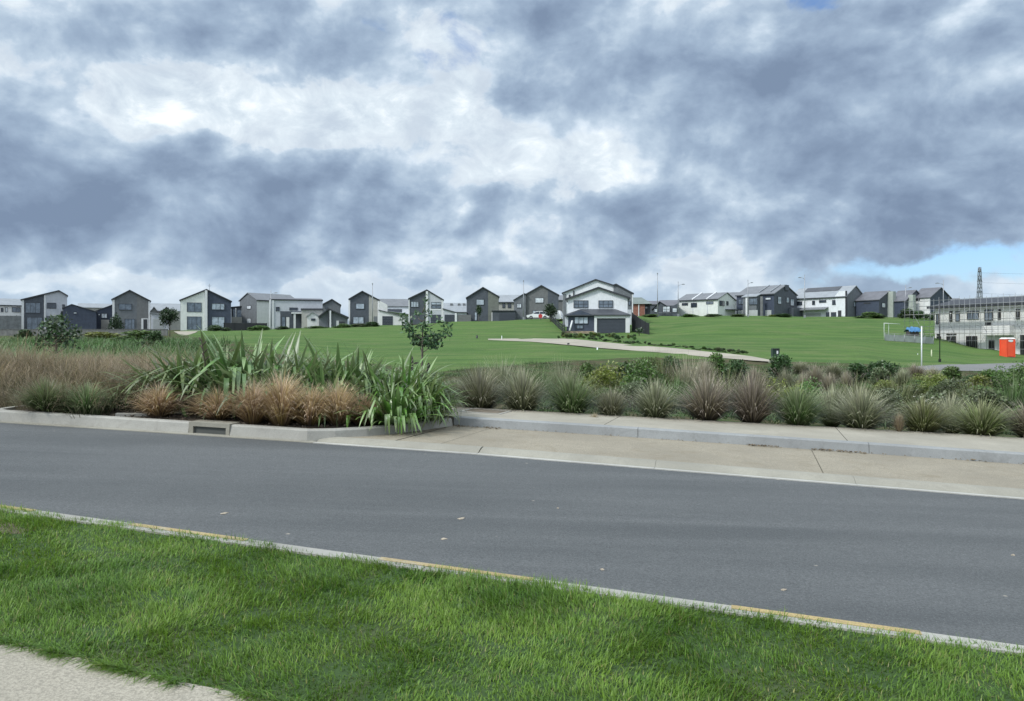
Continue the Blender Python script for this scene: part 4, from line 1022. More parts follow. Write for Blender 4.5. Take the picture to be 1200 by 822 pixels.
# ---- fences beside the white house
def sloping_fence(name, label, pts, h0, mat, cat='fence', slats=False, tops=None):
    """pts: (px, Y) points; stands on the terrain"""
    P = [Vector(ground(a, b)) for a, b in pts]
    root = empty(name, P[0]); tag(root, label, cat)
    o = P[0]
    H = tops or [h0]*len(P)
    for i, p in enumerate(P):
        q = p-o; MB().box((q.x-.06, q.y-.06, q.z-.4), (q.x+.06, q.y+.06, q.z+H[i]+.08)).build('post', M[mat], root)
    for i in range(len(P)-1):
        a, b = P[i]-o, P[i+1]-o; mb = MB(); n = Vector((-(b-a).y, (b-a).x, 0)).normalized()*.025
        rows = [(0, .02, 1.0)] if not slats else [(0, .05+.31*k, .05+.31*k+.2) for k in range(3)]
        for _, f0, f1 in rows:
            vs = []
            for p, hh in ((a, H[i]), (b, H[i+1])):
                for f in (f0, f1):
                    for sg in (-1, 1): vs.append(p + n*sg + Vector((0, 0, (hh)*f - (.3 if f == f0 and not slats else 0))))
            mb.add(vs, [(0, 1, 3, 2), (4, 6, 7, 5), (0, 2, 6, 4), (1, 5, 7, 3), (0, 4, 5, 1), (2, 3, 7, 6)])
        mb.build('board_panel', M[mat], root)
    return root
sloping_fence('black_rail_fence', 'black slatted fence stepping down the bank left of the white house',
              [(644, 158), (647, 148), (651, 138), (655, 129), (659, 122), (662, 117)], 1.25, 'fence_black', slats=True)
sloping_fence('black_side_fence', 'black solid fence running forward from the right side of the white house',
              [(741, 119), (746, 116.5), (751, 114.5), (756, 112.5), (760.5, 111)], 2.2, 'fence_black', tops=[2.9, 2.5, 2.1, 1.8, 1.6])
def low_wall():
    P = [ground(px, 126) for px in (-60, 0, 60, 120, 196)]
    root = empty('retaining_wall', P[0]); tag(root, 'long low grey timber retaining wall along the left bank under the houses', 'wall')
    o = Vector(P[0]); mb = MB(); cap = MB()
    m = paint('weathered_timber', (.14, .145, .14), .8, .25, 2)
    for i in range(len(P)-1):
        a, b = Vector(P[i])-o, Vector(P[i+1])-o
        mb.add([a+Vector((0, 0, -1)), b+Vector((0, 0, -1)), b+Vector((0, 0, 1.0)), a+Vector((0, 0, 1.0)), a+Vector((0, .25, -1)), b+Vector((0, .25, -1)), b+Vector((0, .25, 1.0)), a+Vector((0, .25, 1.0))], [(0,1,2,3),(5,4,7,6),(3,2,6,7),(0,3,7,4),(1,5,6,2)])
        cap.add([a+Vector((0, -.06, 1.003)), b+Vector((0, -.06, 1.003)), b+Vector((0, .3, 1.003)), a+Vector((0, .3, 1.003)), a+Vector((0, -.06, 1.08)), b+Vector((0, -.06, 1.08)), b+Vector((0, .3, 1.08)), a+Vector((0, .3, 1.08))], [(0,3,2,1),(4,5,6,7),(0,1,5,4),(2,3,7,6)])
    mb.build('board_face', m, root); cap.build('capping', m, root)
low_wall()

# ================================================================== the building under construction
def construction():
    A = Vector((56.7, 103.0)); B = Vector((61.3, 92.0)); d = (B-A).normalized()
    rz = math.atan2(d.y, d.x); z0 = .3
    root = empty('unfinished_building', (A.x, A.y, z0), rz); tag(root, 'pale grey two storey building still under construction behind scaffolding at the right edge', 'building')
    wrap = paint('building_wrap', (.74, .735, .72), .75, .1, 1.2, dirt=.18); M['wrap'] = wrap
    band = paint('grey_wrap_band', (.60, .61, .61), .75, .1, 1.0, dirt=.2)
    hole = paint('opening_shade', (.02, .022, .026), .7)
    frm = paint('bronze_frame', (.06, .055, .05), .4)
    # solid wall; unglazed openings are near-black panes, inner shade put into their colour
    Lw, H, D = 19.0, 5.9, 9.0
    def X(px):     # photo column -> metres along the wall
        r = Vector(((px-600)/F, 1)); # solve A + d*t = r*k
        det = d.x*(-r.y) + r.x*d.y
        return (-A.x*(-r.y) + -A.y*r.x)/det*1.0 if abs(det) > 1e-9 else 0
    MB().box((0, .0, -1.5), (Lw, .25, H)).build('wall', wrap, root)
    MB().box((0, .26, -1.5), (.25, D, H)).build('end_wall', wrap, root)
    MB().box((.003, -.03, 2.55), (Lw, -.004, 3.35)).build('storey_band', band, root)
    mb = MB(); mb.prism_x([(-.7, H-.05), (D/2, H+1.0), (D+.4, H+.2), (D+.4, H+.4), (D/2, H+1.2), (-.7, H+.15)], -.6, Lw); mb.build('roof', paint('new_roof_membrane', (.045, .05, .06), .9), root)
    MB().box((-.6, -.78, H-.12), (Lw, -.703, H+.2)).build('gutter', M['dark_trim'], root)
    def opening(px0, px1, a, b, name='window', kind='open', n=1):
        x0, x1 = X(px0), X(px1); f = MB(); t = .07
        for p, q in (((x0, a), (x1, a+t)), ((x0, b-t), (x1, b)), ((x0, a+t), (x0+t, b-t)), ((x1-t, a+t), (x1, b-t))): f.box((p[0], -.09, p[1]), (q[0], .0-.004, q[1]))
        for k in range(1, n): c = x0+(x1-x0)*k/n; f.box((c-.03, -.085, a+t), (c+.03, -.005, b-t))
        o = f.build(name, frm, root)
        MB().box((x0+t, -.05, a+t), (x1-t, -.0045, b-t)).build('pane', hole if kind == 'open' else M['glass_mid'], o)
    up0, up1 = 4.0, 5.35
    opening(1097.3, 1100, 3.7, 5.1, kind='glass'); opening(1113, 1116.2, 4.0, 5.4); opening(1120, 1125, 4.0, 5.35, kind='glass')
    opening(1133.5, 1147.5, 4.2, 5.3, n=2, kind='glass'); opening(1154, 1164, 4.0, 5.4, n=2, kind='glass'); opening(1169.5, 1173.2, 4.1, 5.4); opening(1191, 1195.5, 4.1, 5.3)
    opening(1155, 1161.5, 2.9, 3.8)
    opening(1098, 1103, .9, 2.1, n=1); opening(1109.5, 1120.5, .6, 2.1, n=3); opening(1132.5, 1145.5, .5, 2.1, n=3)
    opening(1159, 1165.5, -.9, 1.6, 'doorway'); opening(1180, 1187, 1.3, 1.9); opening(1196, 1203, -.6, 2.2, 'doorway'); opening(1098, 1102, 2.2, 2.45); opening(1109.5, 1121, 2.25, 2.5)
    x0, x1 = X(1156.5), X(1189); MB().box((x0, -.8, 2.15), (x1, -.031, 3.35)).build('porch_parapet', wrap, root)
    # scaffolding, a thing of its own
    sc = empty('scaffolding', (A.x, A.y, z0), rz); tag(sc, 'galvanised tube scaffolding with plank decks round the unfinished building', 'scaffolding')
    st_m = paint('galvanised_tube', (.27, .28, .29), .45, .15, 8, metal=.4); wood = paint('scaffold_plank', (.36, .34, .29), .8, .2, 3)
    xs = [-3.0, -1.6] + [k*1.45 for k in range(0, 14)]
    def gz(x, y):
        w = Vector((A.x, A.y)) + d*x + Vector((-d.y, d.x))*y; return z1(w.x, w.y)-z0
    for y in (-1.05, -2.0):
        for x in xs: MB().tube([(x, y, gz(x, y)-.1), (x, y, 7.25 if y > -1.5 else 7.0)], .022, 5).build('standard', st_m, sc)
        for z in (.5, 1.5, 2.4, 2.9, 3.4, 4.2, 5.0, 5.6, 6.1, 6.8): MB().tube([(xs[0]-.3, y, z), (xs[-1]+.2, y, z)], .018, 5).build('ledger', st_m, sc)
    for z in (2.35, 4.95):
        MB().box((xs[0], -1.95, z+.05), (xs[-1], -1.1, z+.1)).build('plank_deck', wood, sc)
    for k in range(1, len(xs)-1, 3): MB().tube([(xs[k], -2.03, .2), (xs[k+1], -2.03, 2.5)], .022, 5).build('brace', st_m, sc); MB().tube([(xs[k+1], -2.03, 2.6), (xs[k], -2.03, 5.0)], .022, 5).build('brace', st_m, sc)
    for k in range(2, len(xs)-1, 2):
        for z in (1.1, 3.9): MB().tube([(xs[k]+.95, -2.0, z-.2), (xs[k]+.95, -2.0, z+1.3)], .02, 4).build('guard_post', st_m, sc)
construction()
# ================================================================== plants
PM = {}
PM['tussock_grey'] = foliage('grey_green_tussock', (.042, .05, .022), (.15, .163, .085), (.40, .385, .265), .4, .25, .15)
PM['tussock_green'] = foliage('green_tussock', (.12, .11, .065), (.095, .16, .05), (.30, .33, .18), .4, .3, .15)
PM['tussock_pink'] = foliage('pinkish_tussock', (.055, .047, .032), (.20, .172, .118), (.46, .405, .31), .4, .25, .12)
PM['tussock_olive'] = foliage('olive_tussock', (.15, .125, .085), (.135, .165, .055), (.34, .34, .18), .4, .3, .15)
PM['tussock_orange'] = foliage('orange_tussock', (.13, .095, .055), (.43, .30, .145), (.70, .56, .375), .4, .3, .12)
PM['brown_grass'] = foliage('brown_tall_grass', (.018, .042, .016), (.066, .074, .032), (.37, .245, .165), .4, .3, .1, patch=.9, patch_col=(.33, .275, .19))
PM['flax'] = foliage('flax_leaf', (.018, .046, .014), (.085, .148, .040), (.215, .275, .12), .4, .25, .35, .38)
PM['flax_pale'] = foliage('pale_flax_leaf', (.04, .09, .022), (.10, .185, .04), (.20, .28, .09), .4, .25, .5, .32)
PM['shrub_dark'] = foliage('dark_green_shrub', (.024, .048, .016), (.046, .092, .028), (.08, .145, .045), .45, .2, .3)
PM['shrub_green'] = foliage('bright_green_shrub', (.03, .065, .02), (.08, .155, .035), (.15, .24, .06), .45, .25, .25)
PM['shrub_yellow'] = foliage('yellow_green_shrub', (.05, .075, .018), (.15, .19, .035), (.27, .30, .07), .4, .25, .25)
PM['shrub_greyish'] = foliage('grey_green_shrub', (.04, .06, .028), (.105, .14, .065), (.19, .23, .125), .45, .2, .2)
PM['rush_olive'] = foliage('olive_rush', (.035, .05, .02), (.10, .125, .045), (.205, .20, .095), .45, .2, .15)
PM['rush_green'] = foliage('green_rush', (.028, .055, .018), (.075, .14, .042), (.15, .215, .08), .45, .25, .15)
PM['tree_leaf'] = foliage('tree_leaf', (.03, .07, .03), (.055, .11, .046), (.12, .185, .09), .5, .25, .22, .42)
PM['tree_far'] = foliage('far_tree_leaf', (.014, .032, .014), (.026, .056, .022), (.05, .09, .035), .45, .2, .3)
PM['dead'] = foliage('straw', (.24, .19, .11), (.36, .29, .18), (.46, .39, .26), .3, .2, .1)
BARK = paint('grey_bark', (.12, .105, .085), .9, .3, 12)

# shared shapes
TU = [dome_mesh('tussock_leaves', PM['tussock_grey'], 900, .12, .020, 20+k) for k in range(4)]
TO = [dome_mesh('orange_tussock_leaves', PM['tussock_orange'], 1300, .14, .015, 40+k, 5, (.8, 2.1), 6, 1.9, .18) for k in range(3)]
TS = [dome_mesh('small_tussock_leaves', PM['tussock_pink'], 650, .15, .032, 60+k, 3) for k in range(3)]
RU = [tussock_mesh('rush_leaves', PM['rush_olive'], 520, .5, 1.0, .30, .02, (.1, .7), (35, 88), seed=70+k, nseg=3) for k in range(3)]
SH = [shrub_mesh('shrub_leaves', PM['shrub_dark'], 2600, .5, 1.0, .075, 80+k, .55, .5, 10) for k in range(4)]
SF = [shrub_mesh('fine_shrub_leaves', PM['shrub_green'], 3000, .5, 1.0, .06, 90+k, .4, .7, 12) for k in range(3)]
stem = MB()
for k in range(7):
    a = k*.9; stem.tube([(0, 0, -.25), (.12*math.cos(a), .12*math.sin(a), .3), (.3*math.cos(a), .3*math.sin(a), .62)], [.03, .022, .01], 5)
STEM = stem.mesh('shrub_stems', BARK)

def plant(name, label, cat, pos, mesh, mat, R, H, group=None, rz=None, extra=None, part='leaves'):
    """a plant of radius R and height H standing at pos"""
    root = empty(name, pos, random.uniform(0, 6.28) if rz is None else rz); tag(root, label, cat, group)
    o = link(part, mesh, root, mat=PM[mat]); o.scale = (R, R, H)
    if extra is not None: e = link('stem', extra, root); e.scale = (R, R, H*.8)
    return root

# ---- tussocks in a row behind the path. px of centre, px of base, half width px, top py
GT = 'tussocks in the row behind the far footpath'
row = [(553, 479, 36, 431, 'tussock_grey', 'grey green tussock, first of the row, beside the flax and the path end'),
       (607, 481, 35, 431, 'tussock_grey', 'tall grey green tussock just behind the service cover, second in its row'),
       (663, 485.5, 36, 436, 'tussock_green', 'round dull green tussock third in its row, in front of the grey spiky rushes'),
       (712, 488, 25, 454, 'tussock_grey', 'smallest low tussock in the row, below the yellow green shrub'),
       (765, 490.5, 33, 445, 'tussock_grey', 'grey tan tussock between the smallest tussock and the two pinkish ones'),
       (827, 493.5, 40, 438, 'tussock_pink', 'large pinkish tan tussock, left of the two pinkish ones'),
       (881, 496.5, 34, 437, 'tussock_pink', 'dusky pinkish tussock with a rusty patch, right of the two pinkish ones'),
       (936, 499.5, 36, 449, 'tussock_green', 'bright green tussock with a dead straw skirt, in front of the low yellow shrub'),
       (1011, 503, 38, 453, 'tussock_grey', 'broad grey brown tussock right of the bright green one'),
       (1084, 506, 36, 466, 'tussock_olive', 'low olive tussock with pale tips, below the white flowering shrub'),
       (1150, 508, 40, 468, 'tussock_olive', 'wide low olive tussock with a dry base, second from the right edge'),
       (1208, 511, 34, 466, 'tussock_pink', 'tan tussock cut by the right edge of the picture')]
for i, (px, by, hw, ty, mat, label) in enumerate(row):
    r = lambda dz: (CH-dz)/(-(400-by)/F + -K*((px-600)/F*UX + UY))
    Y = r(.2); x = (px-600)/F*Y; R = hw/F*Y
    s, t = to_st(x, Y); t = max(t, path_back(s)+R*.45); x, Y, _ = st(s, t)
    z = z1(x, Y)+.02; H = (CH+(400-ty)*Y/F) - z
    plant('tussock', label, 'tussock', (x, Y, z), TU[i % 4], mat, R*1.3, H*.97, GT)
# two set back behind the row
for px, Y, hw, ty, mat, label in ((975, 15.6, 28, 452, 'tussock_grey', 'pale grey tussock set back between the bright green and the broad grey ones'),
                                  (1115, 15.4, 30, 464, 'tussock_grey', 'grey tussock set back between the two low olive ones')):
    x, y, z = ground(px, Y); plant('tussock', label, 'tussock', (x, y, z), TU[1], mat, hw/F*Y*1.25, (CH+(400-ty)*Y/F-z), GT)
# dead straw tufts at the foot of the row
for px, by, h, label in ((697, 490, .24, 'small dead straw tuft at the path edge by the smallest tussock'), (1057, 507, .34, 'small dead straw tuft at the path edge left of the low olive tussock')):
    Y = (CH-.2)/(-(400-by)/F - K*((px-600)/F*UX+UY)); x = (px-600)/F*Y
    plant('straw_tuft', label, 'grass tuft', (x, Y+.1, z1(x, Y)+.08), TS[0], 'dead', .14, h)

# ---- orange tussocks in the island
GO = 'orange tussocks along the island kerb'
orange = [(187, -9.05, 10.35, 30, 453, 'small orange tussock standing alone left of the drain'),
          (256, -8.03, 10.6, 30, 451, 'orange tussock right above the kerb drain'),
          (297, -7.38, 10.45, 29, 450, 'bright orange tussock, third from the left along the kerb'),
          (330, -6.95, 10.5, 32, 446, 'tall buff orange tussock in the middle of the kerb row'),
          (364, -6.65, 10.75, 30, 452, 'dull orange tussock with a dry skirt, right of the tall buff one'),
          (396, -6.42, 10.95, 30, 450, 'brown orange tussock between the dull one and the last of the row'),
          (424, -6.22, 11.15, 24, 458, 'last orange tussock of the kerb row, leaning against the pale flax')]
for i, (px, s, t, hw, ty, label) in enumerate(orange):
    x, Y, z = st(s, t, .15); R = hw/F*Y; H = CH+(400-ty)*Y/F-z
    x = (px-600)/F*Y
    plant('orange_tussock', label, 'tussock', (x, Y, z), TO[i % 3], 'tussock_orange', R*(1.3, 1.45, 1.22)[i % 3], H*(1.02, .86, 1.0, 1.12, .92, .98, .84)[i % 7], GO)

# ---- flax
def flax_mesh(name, n, seed, L0, W0, lean, kinkp):
    g = np.random.default_rng(seed)
    a = g.uniform(0, 2*np.pi, n); rr = np.sqrt(g.uniform(0, 1, n))
    base = np.stack([np.cos(a)*rr*.3, np.sin(a)*rr*.3, np.full(n, -.03)], -1)
    th0 = np.radians(np.clip(88 - lean*rr + g.normal(0, 7, n), 25, 97))
    bend = g.uniform(.2, 1.4, n)*(.3+rr*.9)
    kink = np.where(g.uniform(0, 1, n) < kinkp, g.uniform(.9, 2.1, n), 0)
    ln = L0*g.uniform(.6, 1.12, n)
    V, Q, h = blades(base, a+g.normal(0, .35, n), th0, bend, ln, W0*g.uniform(.65, 1.25, n), 9, 2.2, fold=.16, kink=kink, wmid=.55)
    V[:, 2] = np.maximum(V[:, 2], -.1)
    return np_mesh(name, V, Q, PM['flax'], h, smooth=False)
FX = [flax_mesh('flax_leaves', 240, 100+k, 1.25, .058, 54, .62) for k in range(4)]
FD = flax_mesh('drooping_flax_leaves', 230, 130, 1.1, .052, 64, .7)
GF = 'flax clumps on the planted island'
flax = [(196, -9.45, 11.5, 1.22, 1.1, 'flax', 'flax clump at the left end of the island, its leaves leaning over the brown grass'),
        (232, -8.75, 11.4, 1.30, 1.1, 'flax', 'tallest dark flax clump, behind the orange tussock left of the drain'),
        (262, -8.2, 11.9, 1.25, 1.0, 'flax', 'dark upright flax clump right of the tallest one'),
        (300, -7.8, 11.8, 1.05, 1.0, 'flax', 'flax clump above the bright orange tussock, middle of the island'),
        (338, -7.35, 12.0, 1.05, 1.0, 'flax', 'flax clump above the tall buff orange tussock'),
        (374, -6.9, 12.0, 1.10, 1.0, 'flax', 'flax clump with spiky upright leaves right of the island middle'),
        (408, -6.5, 12.15, 1.0, 1.0, 'flax', 'flax clump behind the last orange tussock'),
        (445, -6.0, 12.25, .98, 1.0, 'flax_pale', 'pale flax clump at the back, just left of the young tree'),
        (452, -5.85, 11.45, .94, 1.05, 'flax_pale', 'drooping pale green flax spilling over the curved kerb, nearest of them'),
        (176, -9.95, 11.3, 1.05, 1.2, 'flax', 'outermost left flax clump, arching over the brown grass'),
        (215, -9.0, 12.5, 1.2, 1.1, 'flax', 'flax clump at the back left of the island, under the slanting dry stalk'),
        (280, -8.0, 11.15, 1.0, 1.1, 'flax', 'low flax clump in front, between the drain and the bright orange tussock'),
        (318, -7.55, 12.6, 1.2, 1.1, 'flax', 'flax clump at the back of the island middle, against the lawn'),
        (352, -7.1, 11.4, .9, 1.1, 'flax', 'low flax clump directly behind the tall buff orange tussock'),
        (390, -6.65, 12.65, 1.15, 1.1, 'flax', 'tall flax clump at the back, left of the young tree'),
        (486, -5.62, 12.1, .80, .9, 'flax_pale', 'small flax clump at the right end of the island by the path')]
for i, (px, s, t, sc, wd, mat, label) in enumerate(flax):
    x, Y, z = st(s, t+.2, .15)
    r = empty('flax_clump', (x, Y, z), random.uniform(0, 6.28)); tag(r, label, 'flax', GF)
    o = link('leaves', FD if 'drooping' in label else FX[i % 4], r, mat=PM[mat]); o.scale = (sc*wd, sc*wd, sc)
def flax_stalk():
    r = empty('flax_stalk', st(-9.25, 11.4, .15)); tag(r, 'dry dark flax flower stalk slanting up to the right over the tallest clump', 'flower stalk')
    p = st(-9.25, 11.4, .15); q = pix(236, 398, 12.6); q = (q[0]-p[0], q[1]-p[1], q[2]-p[2])
    m = MB().tube([(0, 0, 0), (q[0]*.5, q[1]*.5, q[2]*.47), q], [.014, .012, .007], 6); m.build('stem', paint('dry_stalk', (.06, .045, .035), .8, .2), r)
    b = MB()
    for k in range(6):
        f = .72+.05*k; c = Vector((q[0]*f, q[1]*f, q[2]*f)); b.tube([c, c+Vector((.05*(-1)**k, .02, .07))], [.008, .011], 5)
    b.build('seed_pod', paint('dry_pod', (.045, .03, .025), .8, .2), r)
flax_stalk()

# ---- the tall brown grass at the left: one mass nobody could count
def brown_mass():
    g = np.random.default_rng(11)
    VV, QQ, HH = [], [], []; off = 0
    spots = []
    for _ in range(340):
        s = g.uniform(-17.5, -9.0); t = g.uniform(9.75, 17.0)
        if s > -9.9 and t < 11.6: continue
        if s < -12.0 and t < 10.2: continue
        spots.append((s, t))
    for s, t in spots:
        x, y, z = st(s, t, .12); z = max(z, z1(x, y)) if t > 13 else z
        n = 150; a = g.uniform(0, 2*np.pi, n); rr = np.sqrt(g.uniform(0, 1, n))
        base = np.stack([x+np.cos(a)*rr*.3, y+np.sin(a)*rr*.3, np.full(n, z)], -1)
        H = (.70+.36*np.clip((t-10)/2.5, 0, 1))*g.uniform(.8, 1.2)*(1+.14*math.sin(s*2.7)*math.sin(t*2.1+s))
        if t > 13: H = .85*g.uniform(.8, 1.1)
        th0 = np.radians(86 - 30*rr + g.normal(0, 6, n))
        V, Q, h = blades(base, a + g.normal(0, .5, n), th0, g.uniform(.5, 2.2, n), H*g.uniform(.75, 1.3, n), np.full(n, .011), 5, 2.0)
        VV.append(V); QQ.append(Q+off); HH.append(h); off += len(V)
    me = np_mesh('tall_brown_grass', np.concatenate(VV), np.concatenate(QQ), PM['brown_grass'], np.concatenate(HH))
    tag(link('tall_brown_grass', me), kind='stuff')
brown_mass()
for px, s, t, hw, H, label in ((8, -11.25, 9.75, 20, .55, 'dark green sedge clump at the left kerb corner'), (60, -10.6, 9.95, 26, .5, 'dark green sedge clump behind the left kerb, below the small left tree')):
    x, Y, z = st(s, t, .15); plant('sedge_clump', label, 'sedge', (x, Y, z), TU[2], 'tussock_green', .55, H)

# ---- wetland ground cover: sedges nobody could count
def wetland():
    g = np.random.default_rng(5)
    for name, mat, N_, hgt in (('wetland_sedge', 'rush_green', 2600, .30),):
        if not N_: continue
        px = g.uniform(-80, 1290, N_); Y = 15.5 + 34*g.uniform(0, 1, N_)**.8
        VV, QQ, HH = [], [], []; off = 0
        for a_, b_ in zip(px, Y):
            x, y, z = ground(a_, b_); s, t = to_st(x, y)
            if t < path_back(s)+.25 or turf_mask(np.array([x]), np.array([y]))[0] > .45: continue
            n = 30; a = g.uniform(0, 2*np.pi, n); rr = np.sqrt(g.uniform(0, 1, n)); R = .5
            base = np.stack([x+np.cos(a)*rr*R, y+np.sin(a)*rr*R, np.full(n, z-.02)], -1)
            V, Q, h = blades(base, a+g.normal(0, .6, n), np.radians(80-45*rr+g.normal(0, 8, n)), g.uniform(.3, 1.4, n), hgt*g.uniform(.5, 1.35, n), np.full(n, .02), 3, 1.8)
            VV.append(V); QQ.append(Q+off); HH.append(h); off += len(V)
        tag(link(name, np_mesh(name, np.concatenate(VV), np.concatenate(QQ), PM[mat], np.concatenate(HH))), kind='stuff')
    # greener reeds at the far left, farther away
    VV, QQ, HH = [], [], []; off = 0
    for _ in range(1500):
        a_ = g.uniform(-100, 262); b_ = g.uniform(20, 96); x, y, z = ground(a_, b_); n = 22
        if a_ > 225 and b_ > 80: continue
        a = g.uniform(0, 2*np.pi, n); R = .9 + b_*.008
        rr = np.sqrt(g.uniform(0, 1, n)); base = np.stack([x+np.cos(a)*rr*R, y+np.sin(a)*rr*R, np.full(n, z-.03)], -1)
        V, Q, h = blades(base, a, np.radians(84-30*rr+g.normal(0, 8, n)), g.uniform(.2, 1.0, n), g.uniform(.5, 1.0)*g.uniform(.6, 1.2, n), np.full(n, .028+.0007*b_), 3, 1.8)
        VV.append(V); QQ.append(Q+off); HH.append(h); off += len(V)
    tag(link('reed_bed', np_mesh('reed_bed', np.concatenate(VV), np.concatenate(QQ), PM['rush_green'], np.concatenate(HH))), kind='stuff')
wetland()

# ---- individual shrubs, rushes and tussocks of the wetland: px, distance, half width px, top py, shape, material, label
wet = [
 (560, 24, 26, 425, 'RU', 'rush_olive', 'grey brown rush clump behind the first tussock of the row'),
 (588, 27, 27, 419, 'RU', 'tussock_grey', 'tall purplish grey rush clump right of the grey brown one, lawn behind'),
 (630, 25, 24, 422, 'RU', 'rush_green', 'green strap leaved rush clump above the third tussock of the row'),
 (656, 26, 18, 421, 'RU', 'tussock_grey', 'spiky grey rush clump beside the yellow green shrub'),
 (534, 20, 20, 445, 'TS', 'tussock_grey', 'small pale tussock at the path end behind the flax'),
 (690, 33, 13, 419, 'SH', 'shrub_green', 'small round green shrub peeping above the yellow green shrub'),
 (707, 22.5, 28, 428, 'SF', 'shrub_yellow', 'yellow green feathery shrub above the smallest tussock'),
 (750, 25, 26, 421, 'SF', 'shrub_green', 'bright green bushy shrub right of the yellow green one'),
 (731, 34, 13, 419, 'SH', 'shrub_dark', 'small dark shrub between the yellow green and the bright green ones'),
 (762, 35, 14, 416, 'SH', 'shrub_green', 'small mid green shrub at the lawn edge behind the bright green one'),
 (775, 26, 22, 412, 'RU', 'rush_olive', 'tall brown tipped rush clump by the drive, left of a pair'),
 (806, 27, 24, 413, 'RU', 'tussock_pink', 'tall reddish brown rush clump by the drive, right of a pair'),
 (787, 37, 12, 415, 'SH', 'shrub_dark', 'round dark shrub between the two tall rush clumps'),
 (840, 37, 13, 414.5, 'SH', 'shrub_green', 'round green shrub standing against the pale drive'),
 (826, 33, 16, 421, 'TS', 'tussock_pink', 'brown tussock in front of the drive, left of the green shrub against it'),
 (863, 34, 15, 419, 'SH', 'shrub_dark', 'dark shrub between the drive end and the bin'),
 (850, 24, 32, 428, 'RU', 'rush_olive', 'wide olive rush clump behind the large pinkish tussock'),
 (790, 21, 26, 436, 'RU', 'rush_green', 'dark green rush clump above the grey tan tussock'),
 (884, 33, 13, 431, 'TS', 'tussock_pink', 'buff brown tussock left of the dark shrub under the bin'),
 (916, 40, 17, 416.5, 'SH', 'shrub_dark', 'dark leafy shrub under the bin'),
 (894, 27, 22, 434, 'RU', 'rush_olive', 'olive brown rush clump behind the dusky pinkish tussock'),
 (921, 32, 12, 432, 'TS', 'tussock_grey', 'small grey brown tussock below the dark shrub under the bin'),
 (955, 35, 14, 427, 'TS', 'tussock_pink', 'pinkish round tussock, highest of the cluster right of the bin'),
 (941, 31, 10, 435, 'TS', 'tussock_pink', 'pinkish round tussock, leftmost and lowest of the cluster'),
 (972, 32, 12, 437, 'TS', 'tussock_pink', 'pinkish round tussock with a dark base, centre of the cluster'),
 (992, 33, 10, 434, 'TS', 'tussock_pink', 'pinkish round tussock at the right end of the cluster'),
 (977, 41, 13, 424, 'TS', 'tussock_grey', 'grey tussock at the lawn edge behind the pinkish cluster'),
 (938, 44, 14, 424, 'TS', 'tussock_grey', 'dark grey tussock at the lawn edge right of the bin'),
 (1003, 39, 15, 426, 'SH', 'shrub_dark', 'dark round shrub right of the pinkish tussock cluster'),
 (1019, 42, 9, 421, 'SH', 'shrub_dark', 'narrow dark shrub at the lawn edge'),
 (1038, 41, 15, 421, 'SH', 'shrub_dark', 'widest dark shrub at the lawn edge, left of the white post'),
 (1030, 35, 13, 431, 'SH', 'shrub_greyish', 'greyish shrub in front of the widest dark one'),
 (914, 18.8, 22, 443, 'SF', 'shrub_yellow', 'low yellow green shrub behind the bright green tussock, left of two'),
 (945, 19.2, 20, 446, 'SF', 'shrub_green', 'low fresh green shrub behind the bright green tussock, right of two'),
 (1000, 21, 30, 439, 'RU', 'rush_olive', 'wide olive rush clump above the broad grey brown tussock'),
 (1052, 22, 34, 435, 'RU', 'rush_olive', 'broad dull rush clump left of the white flowering shrub'),
 (1073, 43, 13, 426, 'TS', 'tussock_pink', 'buff tussock at the foot of the white post'),
 (1093, 40, 11, 430, 'TS', 'tussock_pink', 'second buff tussock right of the white post'),
 (1058, 36, 11, 431, 'TS', 'tussock_grey', 'grey brown tussock left of the buff one by the white post'),
 (1096, 29, 18, 437, 'SF', 'shrub_yellow', 'yellowish round shrub below the second buff tussock'),
 (1116, 37, 14, 430, 'SH', 'shrub_green', 'mid green shrub in front of the gravel, left of three'),
 (1142, 33, 17, 435, 'SH', 'shrub_yellow', 'yellow tinged green shrub in front of the gravel, middle of three'),
 (1164, 34, 16, 431, 'SH', 'shrub_green', 'leafy green shrub in front of the gravel, right of three'),
 (1120, 27, 22, 443, 'SF', 'shrub_greyish', 'soft grey green shrub under the mid green one'),
 (1088, 20.5, 22, 452, 'SH', 'shrub_greyish', 'grey green shrub with small white flower heads'),
 (1150, 20.5, 26, 453, 'SH', 'shrub_greyish', 'silvery shrub behind the wide low olive tussock'),
 (1186, 23, 27, 437, 'RU', 'rush_green', 'tall fresh green rush clump near the right edge'),
 (1182, 32, 18, 428, 'SF', 'shrub_green', 'bright green shrub above the tall green rush clump'),
 (1203, 28, 22, 427, 'SF', 'shrub_green', 'bright green shrub cut by the right edge, below the gravel'),
 (1140, 25, 24, 446, 'RU', 'rush_olive', 'dull olive rush clump in front of the yellow tinged shrub'),
 (700, 19, 26, 450, 'RU', 'rush_olive', 'low olive rush clump behind the smallest tussock'),
 (745, 18.5, 24, 446, 'SF', 'shrub_greyish', 'low grey green shrub behind the grey tan tussock'),
 (1045, 18.5, 26, 455, 'SF', 'shrub_greyish', 'low dull green shrub right of the broad grey brown tussock'),
]
GW = {'RU': 'rush clumps in the wetland strip', 'SH': 'shrubs in the wetland strip', 'SF': 'shrubs in the wetland strip', 'TS': 'small tussocks in the wetland strip'}
